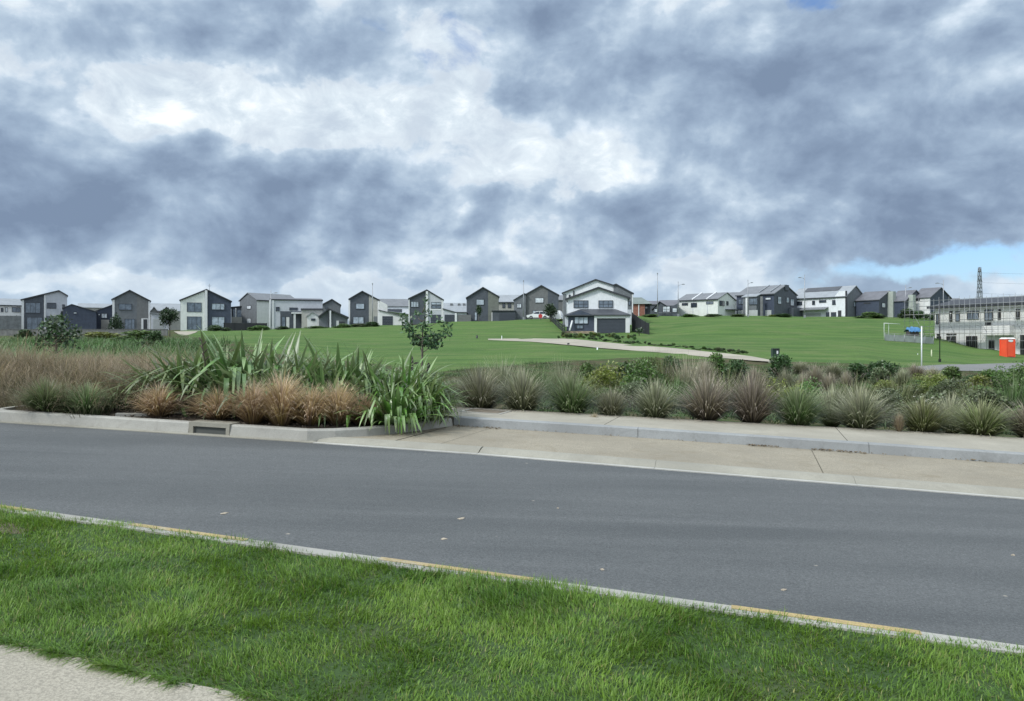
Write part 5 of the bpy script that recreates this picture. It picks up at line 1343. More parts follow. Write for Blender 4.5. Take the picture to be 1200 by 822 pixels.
for i, (px, Y, hw, ty, kind, mat, label) in enumerate(wet):
    x, y, z = ground(px, Y); H = max(.35, CH+(400-ty)*Y/F-z); R = hw/F*Y
    if kind == 'RU': plant('rush_clump', label, 'rush', (x, y, z), RU[i % 3], mat, R/.62, H/.97, GW[kind])
    elif kind == 'TS': plant('tussock', label, 'tussock', (x, y, z), TS[i % 3], mat, R*1.3, H, GW[kind])
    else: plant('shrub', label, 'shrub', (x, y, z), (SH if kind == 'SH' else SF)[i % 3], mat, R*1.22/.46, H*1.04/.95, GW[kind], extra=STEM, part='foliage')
gsm = np.random.default_rng(77)
for k in range(46):
    px = gsm.uniform(690, 1215); Y = gsm.uniform(18.2, 39)
    x, y, z = ground(px, Y); R = gsm.uniform(.45, .9); H = gsm.uniform(.45, .85)
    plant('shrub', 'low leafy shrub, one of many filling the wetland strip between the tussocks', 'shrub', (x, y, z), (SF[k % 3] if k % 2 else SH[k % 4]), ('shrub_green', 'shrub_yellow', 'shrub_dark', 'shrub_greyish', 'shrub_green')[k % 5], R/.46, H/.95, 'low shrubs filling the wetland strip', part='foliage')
def white_flowers():
    x, y, z = ground(1088, 20.3); g = np.random.default_rng(8)
    # flower heads belong to the shrub with the white flowers
    root = [o for o in bpy.data.objects if o.get('label') == 'grey green shrub with small white flower heads'][0]
    mb = MB()
    for k in range(16):
        a = g.uniform(0, 6.28); r = g.uniform(.1, .5); c = Vector((r*math.cos(a), r*math.sin(a), g.uniform(.72, .98)*.9))
        for q in range(5):
            b = q*1.257; mb.add([c, c+Vector((.03*math.cos(b-.4), .03*math.sin(b-.4), .012)), c+Vector((.05*math.cos(b), .05*math.sin(b), .0)), c+Vector((.03*math.cos(b+.4), .03*math.sin(b+.4), .012))], [(0, 1, 2, 3)])
    mb.build('flower_heads', paint('white_petals', (.6, .58, .5), .7), root)
white_flowers()

# ---- low planting along the drive and the lawn top, each plant its own
beds = []
for k, px in enumerate(np.linspace(655, 745, 26)):
    ty = 391.5+(px-657)*.02
    beds.append((float(px)+random.uniform(-2, 2), 103-(px-657)*.1+random.uniform(-4, 5), 0))
names_ = ['shrub_greyish', 'shrub_dark', 'shrub_green', 'tussock_pink']
for k, (px, Y, ty) in enumerate(beds):
    x, y, z = ground(px, Y); plant('bedding_plant', 'low mixed green plant in the bed in front of the white house', 'bedding plant', (x, y, z), SH[k % 3], ('shrub_green', 'shrub_greyish', 'shrub_yellow', 'tussock_green', 'shrub_dark')[k % 5], random.uniform(.5, 1.1), random.uniform(.35, .9), 'low plants in the bed before the white house', part='foliage')
for k in range(46):
    u = (k+random.uniform(-.4, .4))/45; px = 690+u*185; p = np.interp(px, [660, 700, 740, 780, 830, 880], [397.5, 401, 404.8, 408, 413.2, 417.5]); x, y, z = hit(px, p-random.uniform(1.0, 3.2))
    plant('edging_plant', 'low dusty green plant edging the upper side of the pale drive', 'edging plant', (x, y, z), SH[k % 4], ('shrub_green', 'shrub_greyish', 'shrub_dark')[k % 3], random.uniform(.4, 1.0), random.uniform(.15, .42), 'low plants edging the pale drive', part='foliage')
# shrubs under the ridge houses
hedge = [
 (120, 95, 30, 387.5, 'shrub_yellow', 'yellow green hedge mound under the retaining wall, below the black house'),
 (168, 93, 36, 387, 'shrub_green', 'long green hedge mound under the grey gabled house'),
 (146, 92, 16, 391, 'shrub_yellow', 'small yellow green mound between the two hedge mounds'),
 (184, 80, 15, 385.5, 'shrub_dark', 'dark blue green shrub right of the long hedge mound'),
 (172, 70, 16, 398, 'shrub_dark', 'low dark shrub in front of the reeds, left of the flax tips'),
 (30, 110, 12, 386, 'shrub_dark', 'dark shrub against the retaining wall left of the small tree'),
 (256, 150, 14, 379, 'shrub_dark', 'round green shrub before the navy half of the black and white house'),
 (295, 152, 9, 382.5, 'shrub_green', 'small green shrub under the narrow grey gable'),
 (306, 152, 13, 380.5, 'shrub_green', 'low green shrub left of the long pale house'),
 (332, 154, 12, 382.2, 'shrub_dark', 'low dark hedge under the recess of the long pale house'),
 (372, 153, 14, 381, 'shrub_green', 'low hedge under the cream garage'),
 (402, 151, 14, 378.8, 'shrub_green', 'low hedge under the low grey house'),
 (421, 152, 11, 378.5, 'shrub_greyish', 'low grey hedge under the charcoal gable'),
 (437, 152, 11, 376.8, 'shrub_dark', 'dark low hedge left of the white lean roofed garage'),
 (807, 155, 12, 366.8, 'shrub_green', 'low hedge at the left end of the cream terrace'),
 (836, 155, 12, 367.2, 'shrub_dark', 'low hedge under the right end of the cream terrace'),
 (866, 155, 11, 367.6, 'shrub_green', 'low hedge before the left garage of the navy pair'),
 (918, 155, 14, 367.4, 'shrub_dark', 'low hedge under the gable of the navy pair'),
 (903, 156, 9, 368, 'shrub_yellow', 'yellowish low shrub before the middle of the navy pair'),
 (1017, 154, 18, 364.8, 'shrub_green', 'round hedge in front of the left navy cottage'),
 (1030, 154, 9, 368.5, 'shrub_dark', 'low dark shrub right of the round hedge'),
 (1064, 154, 11, 361.8, 'shrub_dark', 'dark bush before the right navy cottage'),
 (1079, 154, 11, 361.5, 'shrub_dark', 'dark bush before the last white house, right of its pair'),
 (1098, 150, 10, 364, 'shrub_dark', 'dark bush behind the left end of the scaffolding'),
 (763, 157, 14, 367.5, 'shrub_green', 'low hedge in front of the brick house and bungalow'),
 (690, 116, 0, 0, None, None)]
for i, (px, Y, hw, ty, mat, label) in enumerate(hedge):
    if not mat: continue
    x, y, z = ground(px, Y); H = max(.5, CH+(400-ty)*Y/F-z)
    plant('shrub', label, 'shrub', (x, y, z-.1), SH[i % 4], mat, hw/F*Y/.46, H/.9, 'shrubs under the ridge houses', part='foliage')

# ---- trees
def tree(name, label, pos, H, trunk_h, crown, nleaf, leaf, mat, seed, trunk_r=.04, lean=(0, 0), density=.55):
    """crown: list of (dx, dy, z, rx, rz) clumps"""
    g = np.random.default_rng(seed); root = empty(name, pos); tag(root, label, 'tree')
    tb = MB(); top = Vector((lean[0], lean[1], trunk_h))
    tb.tube([(0, 0, -.2), (lean[0]*.3, lean[1]*.3, trunk_h*.5), top, top+Vector((lean[0]*.3, 0, (H-trunk_h)*.45))], [trunk_r*1.25, trunk_r, trunk_r*.8, trunk_r*.4], 7)
    for (dx, dy, z, rx, rz) in crown:
        a = Vector((lean[0]*min(1, z/H), lean[1], max(trunk_h*.75, z-rz*1.6)))
        b = Vector((dx, dy, z)); m = (a+b)/2 + Vector((0, 0, -.1*(b-a).length))
        tb.tube([a, m, b], [trunk_r*.5, trunk_r*.32, trunk_r*.12], 5)
    tb.build('trunk', BARK, root)
    P = []
    for (dx, dy, z, rx, rz) in crown:
        n = int(nleaf*rx*rx*rz); d = g.normal(0, 1, (n, 3)); d /= np.linalg.norm(d, axis=1)[:, None]
        r = g.uniform(.15, 1.05, n)**density
        P.append(np.array([dx, dy, z]) + d*r[:, None]*np.array([rx, rx, rz]))
    P = np.concatenate(P); V, Q = leaf_quads(P, leaf, g, .25, .62)
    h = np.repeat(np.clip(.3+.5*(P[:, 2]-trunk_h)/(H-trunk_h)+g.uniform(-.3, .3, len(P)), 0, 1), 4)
    link('crown', np_mesh('crown', V, Q, PM[mat], h), root)
    return root
def near_tree():
    Y = 19.5; x, y, z = ground(494, Y); k = Y/F
    C = lambda px, py, rx, ry: ((px-494)*k, random.uniform(-.15, .15), CH+(400-py)*k-z, rx*k, ry*k)
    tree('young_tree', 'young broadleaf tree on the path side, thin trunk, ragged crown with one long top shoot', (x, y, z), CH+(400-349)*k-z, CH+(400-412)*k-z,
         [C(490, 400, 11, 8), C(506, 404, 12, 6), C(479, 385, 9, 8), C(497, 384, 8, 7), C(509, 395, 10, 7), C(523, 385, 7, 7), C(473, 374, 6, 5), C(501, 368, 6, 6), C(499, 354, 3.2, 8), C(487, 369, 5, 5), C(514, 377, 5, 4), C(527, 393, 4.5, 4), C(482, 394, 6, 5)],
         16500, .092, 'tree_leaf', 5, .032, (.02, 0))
    m = paint('tree_stake', (.045, .04, .038), .85, .3, 6)
    for px, top, d in ((481.5, 417, 'left'), (501.5, 425, 'right')):
        X = (px-494)*k; o = empty('tree_stake', (x+X, y+.15, z)); tag(o, f'dark timber stake beside the young tree trunk, on its {d}', 'stake')
        Ht = CH+(400-top)*k-z; b = MB(); b.box((-.04, -.03, -.3), (.04, .03, Ht-.06)); b.add([(-.04, -.03, Ht-.0595), (.04, -.03, Ht-.0595), (.04, .03, Ht-.0595), (-.04, .03, Ht-.0595), (0, 0, Ht)], [(0, 1, 4), (1, 2, 4), (2, 3, 4), (3, 0, 4), (0, 3, 2, 1)]); b.build('post', m, o)
        t = MB(); t.box((-.045, -.035, Ht-.22), (.3 if d == 'left' else .045, -.031, Ht-.17)) ; t.build('tie', m, o)
near_tree()
def left_tree():
    Y = 37; x, y, z = ground(66, Y); k = Y/F
    C = lambda px, py, rx, ry: ((px-66)*k, random.uniform(-.4, .4), CH+(400-py)*k-z, rx*k, ry*k)
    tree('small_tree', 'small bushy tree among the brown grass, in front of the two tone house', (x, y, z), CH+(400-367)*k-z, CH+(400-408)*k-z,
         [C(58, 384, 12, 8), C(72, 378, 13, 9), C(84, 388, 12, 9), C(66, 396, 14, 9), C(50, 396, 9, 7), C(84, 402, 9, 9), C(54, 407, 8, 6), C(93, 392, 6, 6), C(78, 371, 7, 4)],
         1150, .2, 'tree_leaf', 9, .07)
left_tree()
def far_tree(px, Y, top, hw, label, seed, shape='round', name='tree'):
    x, y, z = ground(px, Y); H = CH+(400-top)*Y/F-z; R = hw*Y/F; g = random.Random(seed)
    if shape == 'cone': cr = [(0, 0, H*f, R*w, H*.2) for f, w in ((.2, .98), (.4, .92), (.6, .72), (.8, .42))]
    else: cr = [(g.uniform(-.4, .4)*R, g.uniform(-.4, .4)*R, H*g.uniform(.45, .8), R*.62, H*.22) for _ in range(6)]
    tree(name, label, (x, y, z), H, H*.15 if shape == 'cone' else H*.3, cr, 420/max(.6, R)**.6, .3, 'tree_far', seed, .07)
far_tree(136, 150, 367, 9, 'dense cone shaped bush before the left corner of the grey gabled house', 31, 'cone', 'cone_bush')
far_tree(199, 120, 360.5, 11, 'dark rounded tree between the grey garage and the black and white house', 32)
far_tree(561, 158, 358, 4.2, 'thin dark tree against the charcoal gable with the olive third', 33)
far_tree(645, 150, 355, 9, 'dark bushy tree at the top of the black rail fence', 34)
far_tree(333, 176, 366, 4, 'dark shrub tree in the gap left of the long pale house', 35)
far_tree(749, 108, 385, 5, 'small leafy bush before the black side fence of the white house', 36)
# ================================================================== posts, lamps, vehicles and other small things
GALV = paint('galvanised_steel', (.30, .31, .33), .45, .1, 4, metal=.3)
BLACKP = paint('black_steel', (.02, .02, .023), .4, .1)
WHITEP = paint('white_post_paint', (.72, .74, .76), .4, .05)
def lamp(px, Y, top, label, arm=0, h_mat=GALV, base_py=None):
    x, y, z = ground(px, Y); H = CH+(400-top)*Y/F-z
    r = empty('street_lamp', (x, y, z)); tag(r, label, 'street lamp', 'street lamps along the ridge')
    MB().tube([(0, 0, -.3), (0, 0, H*.5), (0, 0, H)], [.10, .085, .06], 8).build('pole', h_mat, r)
    MB().box((-.16, -.16, -.3), (.16, .16, .5)).build('base', h_mat, r)
    if arm:
        L_ = arm
        MB().tube([(0, 0, H-1.0), (L_*.3, 0, H-.72), (L_*.75, 0, H-.62)], .035, 6).build('arm', h_mat, r)
        a, b = sorted((L_*.72, L_*1.25)); MB().prism_y([(a, H-.7), (b, H-.66), (b, H-.58), ((a+b)/2, H-.5), (a, H-.54)], -.13, .13).build('lantern', h_mat, r)
    else:
        MB().box((-.1, -.1, H+.003), (.1, .1, H+.25)).build('lantern', h_mat, r)
lamp(317.5, 158, 340, 'grey street lamp with a right hand arm before the corner of the long pale house', 1.1)
lamp(436.5, 158, 333.5, 'grey lamp post rising beside the charcoal gable with the pale right third', 0)
lamp(613.5, 160, 330, 'grey lamp post at the left wing of the slate gabled house', 0)
lamp(770.5, 158, 321.5, 'tallest plain lamp post, left of the charcoal bungalow', 0)
lamp(794.7, 158, 330, 'lamp post with a right arm at the left corner of the cream terrace', 1.1)
lamp(876.5, 155, 328, 'dark lamp post with a right arm in front of the navy pair', .8)
lamp(943, 155, 322, 'dark lamp post with a left arm in front of the white barn house', -1.0)
lamp(1061.3, 160, 334, 'lamp post with a right arm behind the right navy cottage', 1.0)
lamp(1105.5, 150, 328.5, 'lamp post with a left arm above the left end of the scaffolding', -1.2)

def post(name, label, cat, px, Y, top, r, mat, base=None):
    x, y, z = ground(px, Y)
    if base: z = CH+(400-base)*Y/F
    H = CH+(400-top)*Y/F-z
    o = empty(name, (x, y, z)); tag(o, label, cat)
    MB().tube([(0, 0, -.4), (0, 0, H)], r, 10).build('pole', mat, o)
    MB().tube([(0, 0, H+.001), (0, 0, H+.04)], [r*1.08, r*.5], 10).build('cap', mat, o)
    return o, H
o, H = post('white_post', 'tall thick white post at the lawn edge, in front of the unfinished building', 'post', 1080, 54, 383, .042, WHITEP)
o, H = post('black_pole', 'tall thin black pole standing on the lawn left of the unfinished building', 'pole', 1101.3, 60, 351, .036, BLACKP)
MB().box((-.07, -.07, -.2), (.07, .07, .3)).build('base', BLACKP, o)
post('marker_stake', 'short pale marker stake on the lawn between the white post and the black pole', 'stake', 1091.6, 72, 410.5, .05, paint('pale_stake', (.52, .55, .38), .7))
post('marker_stake', 'tiny pale peg on the lawn left of the tall white post', 'stake', 1075.5, 72, 415, .03, WHITEP)
post('bollard', 'dark short bollard on the lawn below the pale drive', 'bollard', 666, 78, 402.5, .12, BLACKP)
post('bollard', 'dark tiny bollard at the left tip of the pale drive', 'bollard', 559, 104, 393.5, .12, BLACKP)
post('marker_stake', 'tiny white peg on the lawn just below the middle of the pale drive', 'stake', 700, 68, 407.5, .06, WHITEP)
post('marker_stake', 'thin pale stake at the left end of the pale drive', 'stake', 588, 98, 394, .04, WHITEP)

def bin_():
    x, y, z = ground(908.5, 50); k = 50/F
    o = empty('litter_bin', (x, y, z)); tag(o, 'dark green litter bin with a small white sticker at the lawn edge', 'litter bin')
    g = paint('dark_green_steel', (.018, .04, .032), .5, .1); T = CH+(400-408.5)*k-z; B = T-.56
    b = MB(); b.prism_x([(-.17, B), (.17, B), (.2, T-.12), (.12, T), (-.2, T)], -.22, .22); b.build('body', g, o)
    MB().box((-.05, -.05, -.2), (.05, .05, B-.003)).build('post', g, o)
    MB().box((.02, -.206, T-.36), (.12, -.2, T-.16)).build('sticker', WHITEP, o)
    MB().box((-.19, -.215, T-.1), (.19, -.2, T-.03)).build('slot', BLACKP, o)
bin_()

def portaloo():
    Y = 85; x, y, z = ground(1180.5, Y); k = Y/F; H = (420-397.6)*k; z = CH+(400-420)*k
    o = empty('portable_toilet', (x, y, z), -math.atan((1180-600)/F)+math.radians(38)); tag(o, 'bright orange red portable toilet with a white roof beside the unfinished building', 'portable toilet')
    red = paint('orange_red_plastic', (.80, .088, .036), .45, .06); W = .48
    b = MB(); b.box((-W, -W, .14), (W, W, H-.02)); b.build('cabin', red, o)
    for sx in (-1, 1):
        for sy in (-1, 1): MB().box((sx*W-.05, sy*W-.05, .14), (sx*W+.05, sy*W+.05, H)).build('corner_post', red, o)
    MB().box((-W-.06, -W-.06, 0), (W+.06, W+.06, .138)).build('base', paint('grey_plastic', (.1, .1, .1), .6), o)
    r = MB(); a = W+.07; r.add([(-a, -a, H+.003), (a, -a, H+.003), (a, a, H+.003), (-a, a, H+.003), (-a*.75, -a*.75, H+.17), (a*.75, -a*.75, H+.17), (a*.75, a*.75, H+.17), (-a*.75, a*.75, H+.17)], [(0, 3, 2, 1), (4, 5, 6, 7), (0, 1, 5, 4), (1, 2, 6, 5), (2, 3, 7, 6), (3, 0, 4, 7)]); r.build('roof', paint('white_plastic', (.66, .62, .6), .5), o)
    d = MB(); d.box((-.36, -W-.035, .2), (.36, -W-.001, H-.35)); d.build('door', red, o)
    d = MB(); d.box((W+.001, -.36, .3), (W+.02, .36, H-.5)); d.build('side_panel', red, o)
    s = MB(); n = 14; c = [(.28*math.cos(2*math.pi*q/n), H-.2+.13*math.sin(2*math.pi*q/n)) for q in range(n)]; s.prism_y(c, -W-.06, -W-.001); s.build('vent_sticker', WHITEP, o)
portaloo()

def goal():
    Y = 98; k = Y/F
    x0, y0, z0 = ground(1036, Y); x1, y1, z1_ = ground(1055, Y)
    o = empty('goal_frame', (x0, y0, z0)); tag(o, 'thin white goal frame standing on the bank left of the blue tarpaulin', 'goal frame')
    W = x1-x0; H = CH+(400-379)*k-z0; m = WHITEP
    MB().tube([(0, 0, -.2), (0, 0, H)], .022, 8).build('upright', m, o); MB().tube([(W*.5, .9, -.2), (W*.5, .9, H)], .02, 8).build('upright', m, o)
    MB().tube([(-.05, 0, H), (W, 0, H-.1)], .022, 8).build('crossbar', m, o); MB().tube([(0, 0, H), (W*.5, .9, H)], .04, 6).build('stay', m, o)
    # blue tarpaulin over a stack
    x, y, z = ground(1069, 97); o = empty('blue_tarpaulin', (x, y, z)); tag(o, 'bright blue tarpaulin over a low stack beside the unfinished building', 'tarpaulin')
    mb = MB(); k = 97/F; a, b = -7*k, 7.5*k; T = CH+(400-384)*k-z; Bm = CH+(400-389)*k-z; n = 12; vs = []
    for i in range(n+1):
        u = i/n; xx = a+(b-a)*u; sag = .1*math.sin(u*19)+.06*math.sin(u*31+1)
        edge = min(1, min(u, 1-u)*6+.45)
        vs += [(xx, -.75, Bm+.05*math.sin(u*23)), (xx, -.6, Bm+(T-Bm)*edge*.9+sag*.5), (xx, .1, Bm+(T-Bm)*edge+sag), (xx, .7, Bm)]
    mb.add(vs, [(i*4+q, (i+1)*4+q, (i+1)*4+q+1, i*4+q+1) for i in range(n) for q in range(3)], 0, True); mb.build('sheet', paint('blue_tarp', (.06, .19, .38), .6, .15, 3), o)
    MB().box((a+.2, -.55, -.2), (b-.2, .5, Bm+.05)).build('pallet', paint('pallet_dark', (.07, .065, .06), .8), o)
    # mesh fence behind
    pts = [(1037, 96), (1048, 95.5), (1060, 95), (1072, 94.5), (1084, 94), (1094, 94)]
    P = [Vector(ground(a_, b_)) for a_, b_ in pts]; o = empty('mesh_fence', P[0]); tag(o, 'grey temporary mesh fence along the bank under the goal frame and tarpaulin', 'fence')
    fm = paint('fence_shade_cloth', (.17, .20, .19), .8, .15)
    for i, p in enumerate(P):
        q = p-P[0]; MB().tube([q+Vector((0, 0, -.2)), q+Vector((0, 0, 1.0))], .03, 6).build('post', GALV, o)
        if i:
            a_, b_ = P[i-1]-P[0], q; mb = MB(); mb.add([a_+Vector((0, .02, .05)), b_+Vector((0, .02, .05)), b_+Vector((0, .02, .85)), a_+Vector((0, .02, .85)), a_+Vector((0, .05, .05)), b_+Vector((0, .05, .05)), b_+Vector((0, .05, .85)), a_+Vector((0, .05, .85))], [(0,1,2,3),(5,4,7,6),(3,2,6,7),(0,4,5,1),(0,3,7,4),(1,5,6,2)]); mb.build('mesh_panel', fm, o)
            MB().tube([a_+Vector((0, 0, .98)), b_+Vector((0, 0, .98))], .02, 5).build('rail', GALV, o)
goal()

def car(px, Y, label, rz, scale=1.0, van=False, cat='car', z_py=None):
    x, y, z = ground(px, Y)
    if z_py: z = CH+(400-z_py)*Y/F
    o = empty('parked_van' if van else 'parked_car', (x, y, z), rz); tag(o, label, cat); o.scale = (scale,)*3
    wht = paint('white_car_paint', (.74, .75, .76), .25, .03); gl = M['glass_dark']; ty = paint('tyre_rubber', (.02, .02, .02), .8); al = paint('wheel_alloy', (.3, .3, .31), .35, metal=.6)
    if van: prof = [(-2.2, .32), (2.1, .32), (2.25, .55), (2.2, .95), (1.75, 1.12), (1.25, 1.85), (-2.1, 1.95), (-2.25, 1.2)]
    else: prof = [(-2.1, .3), (2.0, .28), (2.12, .5), (2.05, .72), (1.1, .92), (.45, 1.38), (-.3, 1.5), (-1.35, 1.46), (-1.95, 1.0), (-2.12, .75)]
    b = MB(); W = .86; n = len(prof)
    inner = lambda p: W-.14*max(0, (p[1]-.85)/.65)
    vs = [(p[0], -inner(p), p[1]) for p in prof] + [(p[0], inner(p), p[1]) for p in prof]
    b.add(vs, [tuple(range(n)), tuple(range(2*n-1, n-1, -1))] + [(i, i+n, (i+1) % n+n, (i+1) % n) for i in range(n)]); b.build('body', wht, o)
    for s in (-1, 1):
        for q, pts in enumerate(([(.95, .95), (.42, 1.32), (-.28, 1.42), (-.28, .95)], [(-.36, .95), (-.36, 1.42), (-1.25, 1.38), (-1.7, 1.0)]) if not van else ([(1.5, 1.15), (1.15, 1.75), (.4, 1.78), (.4, 1.15)], [(.3, 1.15), (.3, 1.78), (-1.9, 1.8), (-1.9, 1.15)])):
            w = MB(); y_ = lambda z_: s*(W-.14*max(0, (z_-.85)/.65)+.006)
            w.add([(a, y_(c), c) for a, c in pts]+[(a, y_(c)-s*.02, c) for a, c in pts], [(0, 1, 2, 3), (7, 6, 5, 4)]+[(i, i+4, (i+1) % 4+4, (i+1) % 4) for i in range(4)]); w.build('side_window', gl, o)
        for wx in (-1.3, 1.28):
            t = MB().tube([(wx, s*.68, .31), (wx, s*.88, .31)], .31, 16).build('wheel', ty, o); MB().tube([(wx, s*.8805, .31), (wx, s*.89, .31)], .19, 12).build('rim', al, t)
    if not van:
        w = MB(); w.add([(1.06, -.7, .955), (1.06, .7, .955), (.5, .64, 1.355), (.5, -.64, 1.355), (1.08, -.7, .945), (1.08, .7, .945), (.52, .64, 1.345), (.52, -.64, 1.345)], [(0, 1, 2, 3), (5, 4, 7, 6), (0, 4, 5, 1), (2, 6, 7, 3)]); w.build('windscreen', gl, o)
    for s in (-1, 1): MB().box((2.03, s*.6-.16, .55), (2.135, s*.6+.16, .7)).build('headlight', M['glass_white'], o); MB().box((-2.15, s*.68-.1, .72), (-2.06, s*.68+.1, .95)).build('tail_light', paint('tail_red', (.35, .02, .02), .3), o)
# the street behind the lawn crest is a little lower than the crest
car(630.5, 161, 'white hatchback parked on the crest in front of the slate gabled house', math.radians(180-3), 1.12)
car(654, 152, 'white van mostly hidden behind the black rail fence', math.radians(80), 1.0, True, 'van')
def red_sign():
    x, y, z = ground(633.3, 156); o = empty('red_sign', (x, y, z)); tag(o, 'round red sign disc on a short stake in front of the white hatchback', 'sign')
    k = 156/F; T = CH+(400-370.6)*k-z; n = 20
    MB().prism_y([(.42*math.cos(2*math.pi*q/n), T+.42*math.sin(2*math.pi*q/n)) for q in range(n)], -.03, .0).build('disc', paint('red_sign_paint', (.50, .05, .05), .5), o)
    MB().box((-.03, .001, -.3), (.03, .04, T)).build('stake', BLACKP, o)
red_sign()

def pylon():
    Y = 720; x = (1148-600)/F*Y; k = Y/F; zb = -6; T = CH+(400-313.5)*k; H = T-zb
    o = empty('pylon', (x, Y, zb), .5); tag(o, 'distant grey lattice power pylon above the unfinished building', 'pylon')
    m = paint('pylon_steel', (.16, .18, .20), .6); b = MB()
    lv = [0, .25, .45, .6, .72, .82, .92, 1.0]; wd = [3.6, 2.8, 2.2, 1.75, 1.45, 1.2, 1.05, .8]
    for sx in (-1, 1):
        for sy in (-1, 1): b.tube([(sx*w, sy*w, H*l) for l, w in zip(lv, wd)], .28, 4)
    for i in range(len(lv)-1):
        for (ax, ay), (bx, by) in (((-1, -1), (1, -1)), ((1, -1), (1, 1)), ((1, 1), (-1, 1)), ((-1, 1), (-1, -1))):
            b.tube([(ax*wd[i], ay*wd[i], H*lv[i]), (bx*wd[i+1], by*wd[i+1], H*lv[i+1])], .14, 4); b.tube([(bx*wd[i], by*wd[i], H*lv[i]), (ax*wd[i+1], ay*wd[i+1], H*lv[i+1])], .14, 4)
            b.tube([(ax*wd[i+1], ay*wd[i+1], H*lv[i+1]), (bx*wd[i+1], by*wd[i+1], H*lv[i+1])], .14, 4)
    b.build('lattice_tower', m, o)
    for l, w in ((.70, 5.0), (.83, 4.6), (.95, 2.6)):
        a = MB()
        for sy in (-.8, .8): a.tube([(-w, 0, H*l), (0, sy, H*l+1.0), (w, 0, H*l)], .18, 4); a.tube([(-w, 0, H*l), (w, 0, H*l)], .2, 4)
        a.build('cross_arm', m, o)
    for l, side in ((.70, 5.0), (.83, -4.6), (.95, 2.6)):
        q0 = Vector((x+side*math.cos(.5), Y+side*math.sin(.5), zb+H*l-1.2)); q1 = Vector((x+330, Y-150, zb+H*l-1+l*6)); pts = [q0.lerp(q1, u)+Vector((0, 0, -34*u*(1-u))) for u in np.linspace(0, 1, 20)]
        w = empty('power_line', q0); tag(w, {.70: 'lowest', .83: 'middle', .95: 'highest'}[l] + ' thin power line running right from the distant pylon', 'power line')
        MB().tube([p-q0 for p in pts], .07, 4).build('wire', m, w)
pylon()

# ---- little things on the road and the kerb
def litter():
    g = random.Random(4)
    spots = [(520, 632, .05, 'pale flattened scrap of bark on the road, nearest the grass'), (541, 608, .06, 'pale streak of dried mud on the road, above the bark scrap'), (706, 668, .03, 'short pale twig on the road near the grass'), (654, 596, .02, 'small pale pebble in the middle of the road'), (918, 692, .035, 'pale crushed leaf on the road beside the yellow marking'), (1187, 651, .03, 'white scrap on the road near the right edge'), (263, 602, .05, 'faint pale scuff of mud on the road at the left')]
    m = paint('dried_scrap', (.36, .31, .24), .9, .3, 20)
    for px, py, r, label in spots:
        Y = CH/(-(400-py)/F - K*((px-600)/F*UX+UY)); x = (px-600)/F*Y; s, t = to_st(x, Y)
        o = MB(); n = 11; a0 = g.uniform(0, 6.28)
        ring = [(r*.55*g.uniform(.4, 1.4)*math.cos(2*math.pi*k/n)*1.3, r*.55*g.uniform(.3, 1.2)*math.sin(2*math.pi*k/n)) for k in range(n)]
        o.add([(0, 0, .012)]+[(a, b, .003) for a, b in ring]+[(a*.9, b*.9, -.004) for a, b in ring], [(0, i+1, (i+1) % n+1) for i in range(n)]+[(i+1, i+1+n, (i+1) % n+1+n, (i+1) % n+1) for i in range(n)])
        q = o.build('road_scrap', m, None, st(s, t, .001), a0*.2); tag(q, label, 'scrap', 'scraps lying on the road')
litter()
def leaf_drift():
    g = np.random.default_rng(12)
    for (s0, s1, n, off, label) in ((-5.1, -4.2, 160, .13, ''), (-.15, .25, 120, .07, ''), (.75, 1.5, 150, .06, ''), (-9, -8.4, 60, 0, '')):
        pass
    V, Q = [], []; c = 0
    for s0, s1, n, wd in ((-5.15, -4.3, 130, .12), (-.2, .3, 110, .06), (.8, 1.6, 140, .05), (-4.2, 6, 160, .05)):
        s = g.uniform(s0, s1, n); tt = np.array([bay_back(a) for a in s]) - np.abs(g.normal(0, wd, n)) - .015
        P = np.stack([s*UX+tt*VX, s*UY+tt*VY, -K*s+.052+g.uniform(0, .012, n)], -1)
        v, q = leaf_quads(P, .045, g, 0, .5); v[:, 2] = np.clip(v[:, 2], (P[:, 2]).repeat(4)-.002, P[:, 2].repeat(4)+.012)
        V.append(v); Q.append(q+c); c += len(v)
    tag(link('leaf_litter', np_mesh('leaf_litter', np.concatenate(V), np.concatenate(Q), paint('dry_leaf', (.16, .12, .07), .9, .3, 30))), kind='stuff')
    # bark chips over the island soil
    V, Q = [], []
    n = 5000; s = g.uniform(-11.6, -5.3, n); t = g.uniform(9.6, 12.7, n)
    ok = np.array([fe(a)+.33 < b and not (a > -6.6 and b < 10.1+(a+6.6)*1.6) for a, b in zip(s, t)]); s, t = s[ok], t[ok]
    P = np.stack([s*UX+t*VX, s*UY+t*VY, -K*s+.15+.07*np.clip((t-9.9)/2, 0, 1)], -1)
    v, q = leaf_quads(P, .06, g, 0, .4); v[:, 2] = np.clip(v[:, 2], P[:, 2].repeat(4)-.0, P[:, 2].repeat(4)+.03)
    tag(link('bark_chips', np_mesh('bark_chips', v, q, paint('bark_chip', (.13, .10, .075), .9, .4, 30))), kind='stuff')
leaf_drift()
